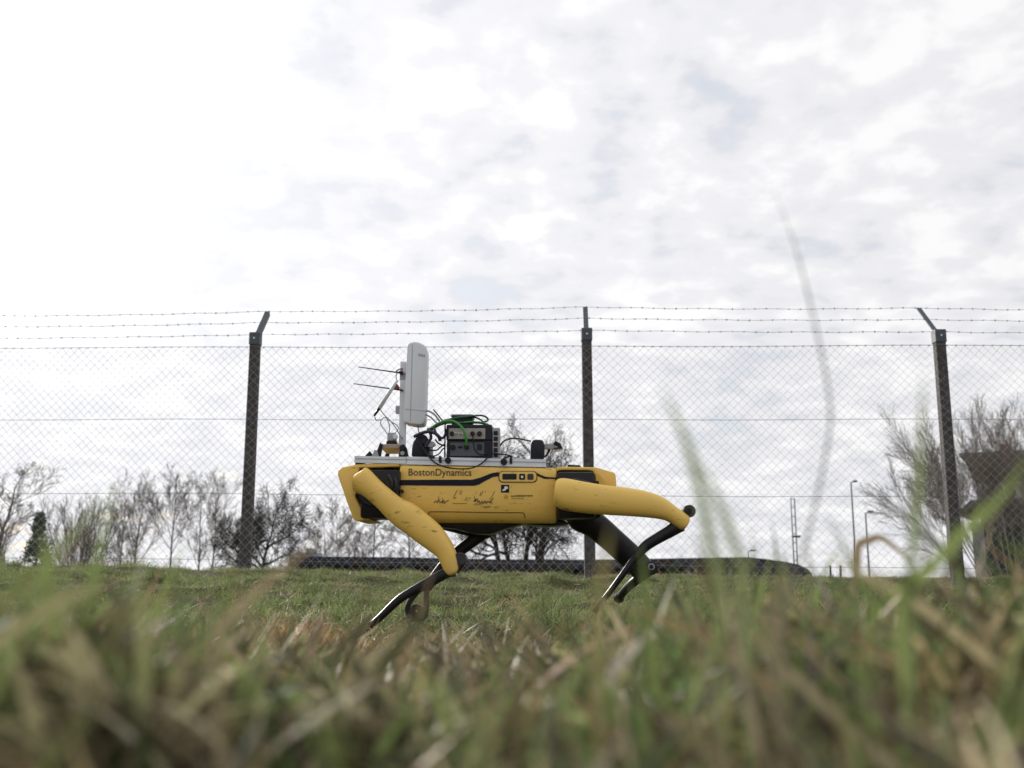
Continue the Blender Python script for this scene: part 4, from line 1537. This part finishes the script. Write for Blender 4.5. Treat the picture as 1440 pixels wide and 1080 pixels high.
    # pen signatures
    sig = [
        ([(610, 707), (613, 704), (615, 707), (617, 702), (618.5, 707), (621, 705), (622, 708), (624, 703), (625, 708), (627, 705.5), (631, 703.5)], 0.9, 'ink'),
        ([(617, 698), (617, 704)], 0.5, 'inkfaint'), ([(622, 700), (622, 706)], 0.5, 'inkfaint'),
        ([(643.5, 689), (640.5, 694), (638, 699), (639, 701), (641.5, 699)], 0.8, 'inkfaint'),
        ([(648, 689), (646.5, 693), (648, 695), (650, 690)], 0.5, 'inkfaint'),
        ([(656.5, 699), (655, 702), (653.5, 704)], 0.7, 'inkfaint'),
        ([(636, 707.6), (643, 708), (652, 707.8), (657, 707)], 0.6, 'inkfaint'),
        ([(666, 705), (669, 702), (668, 706), (671, 701), (672, 706.5), (674, 704), (675.5, 709), (678, 704.5), (679.5, 708.5), (682, 704), (683.5, 708), (686, 705), (689, 706), (692, 702), (694, 700.5)], 1.0, 'ink'),
        ([(667, 698), (668.5, 705)], 0.6, 'ink'), ([(676, 692), (675, 697), (677.5, 695), (679, 690)], 0.7, 'inkfaint'),
        ([(670, 691), (669, 694)], 0.5, 'inkfaint'), ([(682, 690), (683, 692)], 0.5, 'inkfaint'),
        ([(695.5, 690), (694, 694), (691, 699), (688, 703)], 0.6, 'inkfaint'),
        ([(692, 705), (690, 707.5), (688, 706)], 0.8, 'ink'),
    ]
    for pts, w, mt in sig:
        sp = [(p.x, p.y) for p in spline([Vector((a, b, 0)) for a, b in pts], 3)]
        polys = [stroke([sp[i], sp[i + 1]], w) for i in range(len(sp) - 1)]
        decal(body, 'signature', polys, M[mt])

    # aluminium mounting rails along the back, near and far
    def rail(y0, px0, px1, t0, t1, hpx, name='mounting_rail'):
        prof = [(0, 0), (0, 0.36), (0.006, 0.36), (0.006, 0.64), (0, 0.64), (0, 1), (0.020, 1), (0.020, 0)]
        rr_ = []
        for px, tp in ((px0, t0), (px1, t1)):
            x, z1 = xz(px, tp, y0)
            z0_ = W(px, tp + hpx, y0).z
            rr_.append([Vector((x, y0 + a, lerp(z0_, z1, b))) for a, b in prof])
        return MB().rings(rr_).build(name, M['alu'], rob)
    rail(2.988, 498.5, 571, 641.0, 642.6, 9.6)
    rail(2.990, 571.6, 768, 642.0, 646.0, 11.0)
    rail(3.19, 520, 764, 642.6, 646.8, 10.5)
    # wedge feet under the rails and dark clamp knobs
    for px in (505, 545, 600, 690, 760):
        t = (px - 500) / 270
        x, z = xz(px, 650 + 5.2 * t, 3.0)
        MB().box((x - 0.012, 3.0, z - 0.016), (x + 0.012, 3.20, z + 0.003 - 0.004 * t), 0.002, 1).build('cross_bar', M['black'], rob)
    for px, py, r in ((630, 647.5, 0.0095), (708.5, 649.5, 0.010)):
        k = MB().disc(xz(px, py, 2.985), r, 2.974, 2.9875, 18, 0.002).build('clamp_knob', M['black'], rob)
    for px, py in ((619, 645.5), (718.5, 647)):
        x, z = xz(px, py, 2.985)
        MB().box((x - 0.004, 2.980, z - 0.011), (x + 0.004, 2.9875, z + 0.009), 0.001, 1).build('clamp_bolt', M['black'], rob)
    return rob


build_robot()


# ------------------------------------------------------------------ equipment carried on the rails
def rail_top(px, Y):
    """height of the rails' upper edge"""
    t = (px - 498.5) / (768 - 498.5)
    return W(px, lerp(641.0, 646.0, t), 2.99).z + 0.001


def cable(name, pts, r, mat, parent=None, **kw):
    P = [W(q[0], q[1], q[2]) for q in pts]
    return MB().tube(spline(P, 7), r, 8).build(name, M[mat], parent, smooth=True, **kw)


def build_payload():
    # antenna platform: brackets, tan plate
    Y = 3.04
    zt = rail_top(548, Y)
    pl = thing('antenna_platform', (W(548, 640, 3.09).x, 3.09, zt), 'small tan plate on black angle brackets at the front of the rails', 'platform')
    p0, p1 = xz(536, 632, Y), xz(562, 625.5, Y)
    MB().box((p0[0], 3.02, p0[1]), (p1[0], 3.17, p1[1]), 0.002, 1).build('plate', M['tan'], pl)
    for pts in (((513, 641.5), (520, 634), (526, 641.8)), ((527, 641.8), (534.5, 622.5), (538, 624.5), (535.5, 642))):
        MB().prism([(xz(a, b, 3.0)[0], max(xz(a, b, 3.0)[1], zt)) for a, b in pts], 2.998, 3.012, 0.001, 1).build('bracket', M['black'], pl)
        MB().prism([(xz(a, b, 3.0)[0], max(xz(a, b, 3.0)[1], zt)) for a, b in pts], 3.178, 3.192, 0.001, 1).build('bracket', M['black'], pl)
    MB().prism([(xz(a, b, 3.0)[0], max(xz(a, b, 3.0)[1], zt)) for a, b in ((523, 642), (527, 633), (531, 633.5), (533, 642))], 2.992, 2.9975, 0.0008, 1).build('bracket', M['greycable'], pl)
    for pts in (((560.5, 642.5), (563, 626), (568, 624.5), (572, 630), (574.5, 642.8)),):
        MB().prism([(xz(a, b, 3.0)[0], max(xz(a, b, 3.0)[1], zt)) for a, b in pts], 2.998, 3.016, 0.001, 1).build('bracket', M['black'], pl)
    MB().disc(xz(566, 629.5, 2.995), 0.009, 2.990, 2.9975, 18, 0.001).build('clamp_knob', M['black'], pl)
    MB().disc(xz(566, 637.5, 2.995), 0.0065, 2.990, 2.9975, 16, 0.001).build('clamp_bolt', M['greycable'], pl)
    # grey receiver box on the plate
    g = thing('receiver_box', W(550, 625.4, 3.08), 'small grey receiver box with dark foot on the tan plate', 'receiver')
    a, b = xz(543, 625.4, 3.05), xz(558, 608, 3.05)
    zf = lerp(a[1], b[1], 0.32)
    MB().box((a[0], 3.05, a[1] + 0.0005), (b[0], 3.10, zf), 0.002, 1).build('foot', M['black'], g)
    MB().box((a[0] + 0.002, 3.052, zf + 0.0003), (b[0] - 0.004, 3.098, b[1]), 0.003).build('housing', M['greycable'], g)
    MB().disc(xz(556, 614, 3.045), 0.008, 3.042, 3.051, 14, 0.001).build('plug', M['white'], g)

    # mast with the white panel antenna
    zm = rail_top(567, 3.0)
    mb = Vector((W(566.5, 642, 3.09).x, 3.09, zm))
    an = thing('panel_antenna', mb, 'tall white panel antenna clamped to a short aluminium mast', 'antenna')
    x0, x1 = W(562.5, 560, 3.09).x, W(571.5, 560, 3.09).x
    MB().box((x0, 3.08, zm), (x1, 3.10, W(567, 509, 3.09).z), 0.0015, 1).build('mast', M['white'], an)
    x2, x3 = W(573.5, 610, 3.085).x, W(577.5, 610, 3.085).x
    # panel body: rounded slab leaning a little back, seen on its narrow side
    Yp = 3.06
    out = [(572.5, 485.5), (575, 482), (582, 480.2), (589, 481.0), (597, 485.0), (600.6, 491), (600.6, 500), (599.0, 560), (598.0, 589), (596.0, 595.5), (592, 597.3), (584, 597.2), (570, 594.5), (567.6, 591), (567.3, 585), (569.5, 540)]
    pan = auto_smooth(MB().prism([xz(*q, Yp) for q in out], Yp, Yp + 0.075, 0.006, 3).build('panel', M['white'], an), 30)
    gl = [(579.5, 484), (580.3, 484), (577.5, 592), (576.7, 592)]
    m = MB()
    m.prism([xz(*q, Yp) for q in gl], Yp - 0.0010, Yp + 0.0002)
    m.build('panel_seam', M['greycable'], pan)
    m = MB()
    m.prism([xz(*q, Yp) for q in ((568.5, 575.0), (598.6, 577.6), (598.6, 578.2), (568.5, 575.6))], Yp - 0.0010, Yp + 0.0002)
    m.build('panel_seam', M['greycable'], pan)
    m = MB()
    for i in range(4):
        q = [(588.5 + i * 2.5, 497 + i * 0.5), (590.2 + i * 2.5, 497.3 + i * 0.5), (590.0 + i * 2.5, 500.6 + i * 0.5), (588.4 + i * 2.5, 500.3 + i * 0.5)]
        m.prism([xz(*w, Yp) for w in q], Yp - 0.0010, Yp + 0.0002)
    m.build('small_print', M['greycable'], pan)
    m = MB().box((W(562, 560, 3.09).x, 3.0795, W(560, 536, 3.09).z), (W(574, 560, 3.09).x, 3.1005, W(560, 524, 3.09).z), 0.002, 1)
    m.build('clamp', M['greycable'], an)
    m = MB().box((W(556.5, 575, 3.09).x, 3.082, W(560, 582, 3.09).z), (W(563, 575, 3.09).x, 3.098, W(560, 571, 3.09).z), 0.002, 1)
    m.build('clamp', M['greycable'], an)
    # two thin dark rods clipped to the mast
    for i, (q0, q1, lab) in enumerate((((504, 516), (567, 525), 'upper thin dark rod antenna clipped to the mast'), ((497, 539.5), (567, 549), 'lower thin dark rod antenna with red clip on the mast'))):
        a, b = W(*q0, 3.074), W(*q1, 3.074)
        ro = thing('rod_antenna', b, lab, 'antenna')
        MB().tube([a, a.lerp(b, 0.6), b], [0.0014, 0.0020, 0.0026], 8).build('rod', M['black'], ro, smooth=True)
        if i:
            MB().prism([xz(*q, 3.073) for q in ((553, 545), (558, 539), (562, 544.5), (561.5, 547.4), (553.5, 547.0))], 3.068, 3.0795, 0.001, 1).build('clip', M['red'], ro)
        else:
            MB().tube(spline([W(557, 522.5, 3.074), W(561, 519.5, 3.074), W(566.5, 518.5, 3.074)], 4), 0.0022, 6).build('clip', M['red'], ro)
            MB().prism([xz(*q, 3.073) for q in ((560, 523.3), (567, 522), (567, 526.6), (562, 526))], 3.069, 3.0795, 0.001, 1).build('clip', M['black'], ro)
    # white stub antenna hanging at a slant
    a, b, c = W(559, 534.5, 3.066), W(533.5, 574, 3.066), W(526, 585, 3.066)
    st = thing('stub_antenna', a, 'white stick antenna with black tip hanging slanted from the mast', 'antenna')
    MB().tube([a, a.lerp(b, 0.2), b], [0.0035, 0.0058, 0.0060], 12).build('stick', M['white'], st, smooth=True)
    MB().tube([b, c], [0.0048, 0.0034], 10).build('tip', M['black'], st, smooth=True)
    MB().tube(spline([W(558, 536, 3.066), W(557, 528, 3.07), W(560, 523.5, 3.075), W(565, 521, 3.080)], 5), 0.0018, 6).build('lead', M['greycable'], st)
    # thin grey leads looping down from it to the receiver
    for pts, lab in ((((534, 575, 3.066), (541, 584, 3.066), (548, 591, 3.066), (556, 601, 3.066), (563, 613, 3.07), (566, 617, 3.078)), 'thin grey lead running from the stick antenna to the mast foot'),
                     (((527, 586, 3.066), (529, 590.5, 3.066), (536, 590, 3.066), (541, 587, 3.066), (550, 593, 3.066), (558, 598, 3.066), (560, 603, 3.066), (555, 609, 3.066)), 'thin grey lead curling under the black antenna tip'),
                     (((536, 590, 3.072), (535.5, 597, 3.072), (541, 605, 3.072), (546, 612, 3.072)), 'thin grey lead looping into the receiver on its outer side'),
                     (((544, 588, 3.072), (547, 596, 3.072), (548, 602, 3.072), (547, 609, 3.072)), 'thin grey lead dropping straight into the receiver')):
        cable('grey_lead', pts, 0.0017, 'greycable', None, label=lab, cat='cable')
    # dark hump (cable guard) between mast and computers
    hz = rail_top(588, 3.0)
    hp = [(578.5, 642.5), (579, 630), (581, 620), (586, 612.5), (593, 609.5), (599, 611.5), (603, 619), (604, 631), (601, 642.5)]
    hp = [(xz(a, b, 3.0)[0], max(xz(a, b, 3.0)[1], hz)) for a, b in hp]
    gd = auto_smooth(MB().prism(hp, 3.0, 3.16, 0.008, 3).build('cable_guard', M['boxdark'], None, label='dark rounded cable guard between the mast and the computer stack', cat='guard'))

    # stacked computers
    zr = rail_top(660, 3.0)
    cs = thing('lower_computer', (W(657, 643, 3.03).x, 3.07, zr), 'slate fronted rugged computer at the bottom of the stack', 'computer')
    a, b = xz(628, 644.5, 3.0), xz(692, 619.5, 3.0)
    bodyc = MB().box((a[0], 3.0, zr), (b[0], 3.15, b[1]), 0.003).build('housing', M['boxdark'], cs)
    f0, f1 = xz(633, 641.5, 3.0), xz(681, 622.5, 3.0)
    MB().box((f0[0], 2.9965, f0[1]), (f1[0], 2.9998, f1[1]), 0.001, 1).build('front_plate', M['slate'], cs)
    for px, py in ((637, 629), (656, 628.5)):
        MB().disc(xz(px, py, 2.995), 0.0075, 2.986, 2.9963, 18, 0.001).build('connector', M['black'], cs)
    q0, q1 = xz(644.5, 630.5, 2.996), xz(650, 627.5, 2.996)
    MB().box((q0[0], 2.9952, q0[1]), (q1[0], 2.9963, q1[1])).build('label_plate', M['navy'], cs)
    q0, q1 = xz(671, 633, 2.996), xz(678, 624.5, 2.996)
    MB().box((q0[0], 2.9945, q0[1]), (q1[0], 2.9963, q1[1]), 0.0006, 1).build('port_cover', M['boxdark'], cs)
    uc = thing('upper_computer', (W(657, 619.4, 3.03).x, 3.07, b[1] + 0.0004), 'beige fronted rugged computer on top of the slate one', 'computer')
    a2, b2 = xz(627.5, 619.4, 3.0), xz(692, 597, 3.0)
    MB().box((a2[0], 3.001, b[1] + 0.0006), (b2[0], 3.149, b2[1]), 0.003).build('housing', M['boxdark'], uc)
    f0, f1 = xz(631, 617.5, 3.0), xz(682.5, 602.5, 3.0)
    MB().box((f0[0], 2.9975, f0[1]), (f1[0], 3.0008, f1[1]), 0.001, 1).build('front_plate', M['beige'], uc)
    for px, r in ((635.5, 0.0068), (664.5, 0.0068), (674.3, 0.0075)):
        MB().disc(xz(px, 610, 2.997), r, 2.988, 2.9973, 18, 0.001).build('connector', M['black'], uc)
    for px in (640.5, 646, 651):
        MB().disc(xz(px, 609.6, 2.997), 0.0035, 2.994, 2.9973, 12).build('screw', M['offwhite'], uc)
        MB().disc(xz(px, 609.6, 2.993), 0.0016, 2.9925, 2.9942, 8).build('screw_slot', M['ink'], uc)
    # router on top
    zt = b2[1] + 0.0006
    r0, r1 = xz(635, 596.5, 3.05), xz(665, 583.5, 3.05)
    rt = thing('router', (lerp(r0[0], r1[0], .5), 3.08, zt), 'flat dark router lying on the top computer under the green cables', 'router')
    MB().box((r0[0], 3.05, zt), (r1[0], 3.13, r1[1]), 0.003).build('housing', M['boxdark'], rt)
    MB().box((r0[0] - 0.002, 3.048, r1[1] - 0.006), (r1[0] + 0.002, 3.132, r1[1] + 0.002), 0.002, 1).build('lid', M['slate'], rt)
    # upright network switch with a column of ports
    zs = rail_top(697, 3.0)
    s0, s1 = xz(692.6, 644.5, 3.0), xz(703.2, 601.5, 3.0)
    sw = thing('network_switch', (lerp(s0[0], s1[0], .5), 3.05, zs), 'upright network switch with a column of ports beside the computers', 'network switch')
    MB().box((s0[0], 3.0, zs), (s1[0], 3.11, s1[1]), 0.002, 1).build('housing', M['greycable'], sw)
    for i, py in enumerate((609, 617, 625, 633, 640)):
        q = xz(697.3, py, 2.999)
        MB().box((q[0] - 0.0068, 2.9975, q[1] - 0.0062), (q[0] + 0.0058, 2.9997, q[1] + 0.0062), 0.0006, 1).build('port', M['black'], sw)
        MB().box((q[0] - 0.0018, 2.9962, q[1] - 0.0015), (q[0] + 0.0030, 2.9973, q[1] + 0.0022)).build('plug', M['boxdark'], sw)
    # black frame uprights left of the computers
    zf = rail_top(626, 2.995)
    fr = MB()
    fx0, fx1 = W(624.5, 640, 2.995).x, W(630.5, 640, 2.995).x
    fr.box((fx0, 2.990, zf), (fx1 - 0.0095, 3.012, W(627, 597, 2.995).z), 0.0015, 1)
    fr.build('frame_upright', M['black'], None, label='black upright bar holding the left side of the computer stack', cat='bracket')
    # sensor block at the tail with its lens arm
    zk = rail_top(755, 3.0)
    k0, k1 = xz(746.5, 645.8, 3.0), xz(765, 618.5, 3.0)
    se = thing('rear_sensor', (lerp(k0[0], k1[0], .5), 3.04, zk), 'dark grey rounded sensor block with a pale arm at the tail of the rails', 'sensor')
    pts = [(746, 645.8), (746.5, 624), (748.5, 619.2), (752, 618), (761, 618.2), (764, 620), (765.8, 626), (766, 642), (764.5, 645.8)]
    auto_smooth(MB().prism([(xz(a, b, 3.0)[0], max(xz(a, b, 3.0)[1], zk)) for a, b in pts], 3.0, 3.08, 0.004, 3).build('housing', M['boxdark'], se))
    q0, q1 = xz(765.3, 631.5, 3.03), xz(781, 624.3, 3.03)
    MB().box((q0[0], 3.025, q0[1]), (q1[0], 3.045, q1[1]), 0.0015, 1).build('arm', M['greycable'], se)
    MB().prism([xz(*q, 3.02) for q in ((778, 624), (781, 620), (788, 623.5), (790.5, 628.5), (792, 630.6), (778, 631.3), (779, 629.5), (787.5, 628.5))], 3.018, 3.05, 0.001, 1).build('lens_head', M['black'], se)
    MB().tube([W(773, 631, 3.03), W(769, 640, 3.03), W(765, 643, 3.03)], 0.0035, 7).build('strut', M['black'], se)

    # cables
    C = [
        ('green_cable', ((606, 602.5, 3.02), (614, 597, 3.01), (622, 593.5, 3.0), (631, 591.8, 2.99), (640, 593.5, 2.985), (647, 598.5, 2.98), (652.5, 606, 2.976), (655, 614, 2.976), (655.8, 621, 2.98), (656, 627, 2.985)), 0.0040, 'green', 'bright green cable arching down into the slate computer'),
        ('green_cable', ((603, 604, 3.03), (612, 598, 3.03), (625, 591.5, 3.03), (640, 588, 3.03), (655, 586, 3.035), (668, 584.6, 3.04), (678, 584.4, 3.04), (685, 587.5, 3.04), (685.5, 591, 3.05), (680, 593.8, 3.06)), 0.0030, 'green2', 'deep green cable looping over the router'),
        ('green_cable', ((605, 606, 3.04), (616, 598.5, 3.035), (630, 594.5, 3.03), (645, 594.8, 3.02), (660, 594.2, 3.02), (675, 594.6, 3.03), (686, 597.5, 3.04), (693, 602, 3.05)), 0.0036, 'green2', 'deep green cable running along the top computer to the switch'),
        ('green_cable', ((652, 594.2, 3.012), (664, 593.2, 3.012), (676, 594, 3.016), (684, 596, 3.03)), 0.0026, 'green', 'short bright green cable lying on the top computer'),
        ('black_cable', ((660, 586, 3.045), (670, 587.5, 3.045), (676, 590.5, 3.05), (681, 594.5, 3.06)), 0.0026, 'boxdark', 'short dark cable curving off the router lid'),
        ('black_cable', ((598, 630, 2.985), (601, 638, 2.98), (606, 645.5, 2.972), (615, 652.5, 2.968), (630, 657.6, 2.966), (648, 659.4, 2.966), (664, 658, 2.966), (676, 652.5, 2.968), (684, 645, 2.974), (689, 637, 2.98), (690, 628, 2.985), (688, 621, 2.99)), 0.0022, 'black', 'long black cable hanging in a loop over the yellow shell'),
        ('black_cable', ((665, 607, 2.985), (665.5, 620, 2.982), (667, 630, 2.982), (671, 636.5, 2.982), (678, 639.5, 2.985), (688, 638, 2.99)), 0.0019, 'black', 'thin black cable dropping across both computer fronts'),
        ('black_cable', ((703, 627, 3.02), (708, 621, 3.02), (716, 617.2, 3.02), (726, 616.6, 3.02), (736, 618.2, 3.02), (747, 620.5, 3.02)), 0.0024, 'black', 'black cable arching from the switch to the tail sensor'),
        ('black_cable', ((693, 637.5, 2.99), (702, 638.6, 2.99), (712, 639.6, 2.99), (720, 641.8, 2.985), (716, 642.2, 2.985), (710, 643.6, 2.982), (707.5, 648, 2.978)), 0.0022, 'black', 'short black cable from the switch to the rail knob'),
        ('grey_lead', ((598, 577, 3.07), (606, 579.5, 3.06), (612, 584, 3.05), (618, 592, 3.04)), 0.0032, 'greycable', 'pale grey lead leaving the panel antenna on its upper side'),
        ('grey_lead', ((597, 582, 3.07), (606, 587, 3.06), (612, 593, 3.05), (616, 596, 3.045)), 0.0028, 'greycable', 'pale grey lead leaving the panel antenna on its lower side'),
        ('black_cable', ((609.5, 576, 3.05), (615, 582.5, 3.04), (621, 590, 3.03), (627, 597, 3.02)), 0.0022, 'boxdark', 'stiff dark cable end sticking up by the green cables'),
        ('black_cable', ((588, 596, 3.09), (588, 603, 3.08), (590, 609, 3.07), (594, 614, 3.05)), 0.0016, 'boxdark', 'thin dark cable dropping from the panel antenna'),
        ('violet_cable', ((582, 614, 2.99), (592, 609.5, 2.985), (602, 607, 2.985), (611, 609, 2.985), (617, 614, 2.985), (619, 620, 2.99)), 0.0052, 'purple', 'thick violet black cable bundled over the cable guard'),
        ('violet_cable', ((610, 601, 3.01), (612.5, 608, 3.0), (617, 613.5, 2.995), (622, 616, 2.995), (626, 612, 3.0), (627, 604, 3.01)), 0.0042, 'purple', 'violet black cable looped against the upright bar'),
        ('violet_cable', ((602, 603, 3.0), (605, 609, 2.99), (606, 616, 2.99), (602, 622, 2.99), (598, 629, 2.99)), 0.0046, 'purple', 'violet black cable curling down behind the guard'),
        ('black_cable', ((586, 616, 2.985), (590, 624, 2.982), (596, 633, 2.98), (603, 641, 2.978), (611, 643.5, 2.985)), 0.0030, 'boxdark', 'dark cable lying over the cable guard'),
        ('black_cable', ((598, 631, 3.0), (606, 633, 3.0), (614, 633, 3.0), (619, 629, 3.0), (625, 624.5, 3.0)), 0.0023, 'black', 'dark cable crossing low between guard and upright'),
        ('black_cable', ((602, 640, 3.0), (611, 641, 3.0), (618, 637.5, 3.0), (622, 632, 3.0), (626, 629.5, 3.0)), 0.0020, 'black', 'dark cable sagging onto the rail beside the guard'),
        ('black_cable', ((612, 618, 2.99), (616, 623, 2.99), (621, 625.5, 2.99), (626, 627, 2.995)), 0.0026, 'black', 'short dark cable joining the connector to the upright bar'),
    ]
    for nm, pts, r, mt, lab in C:
        cable(nm, pts, r, mt, None, label=lab, cat='cable')
    cn = thing('cable_connector', W(607, 625, 3.0), 'pale grey cable connector hanging between guard and computers', 'connector')
    MB().prism([xz(*q, 2.995) for q in ((599, 622), (604, 619.5), (611, 622), (613, 626), (607, 629.5), (600, 628))], 2.992, 3.01, 0.002).build('housing', M['greycable'], cn)
    MB().tube([W(598, 625, 3.0), W(594, 624, 3.0)], 0.004, 8).build('strain_relief', M['black'], cn)


build_payload()
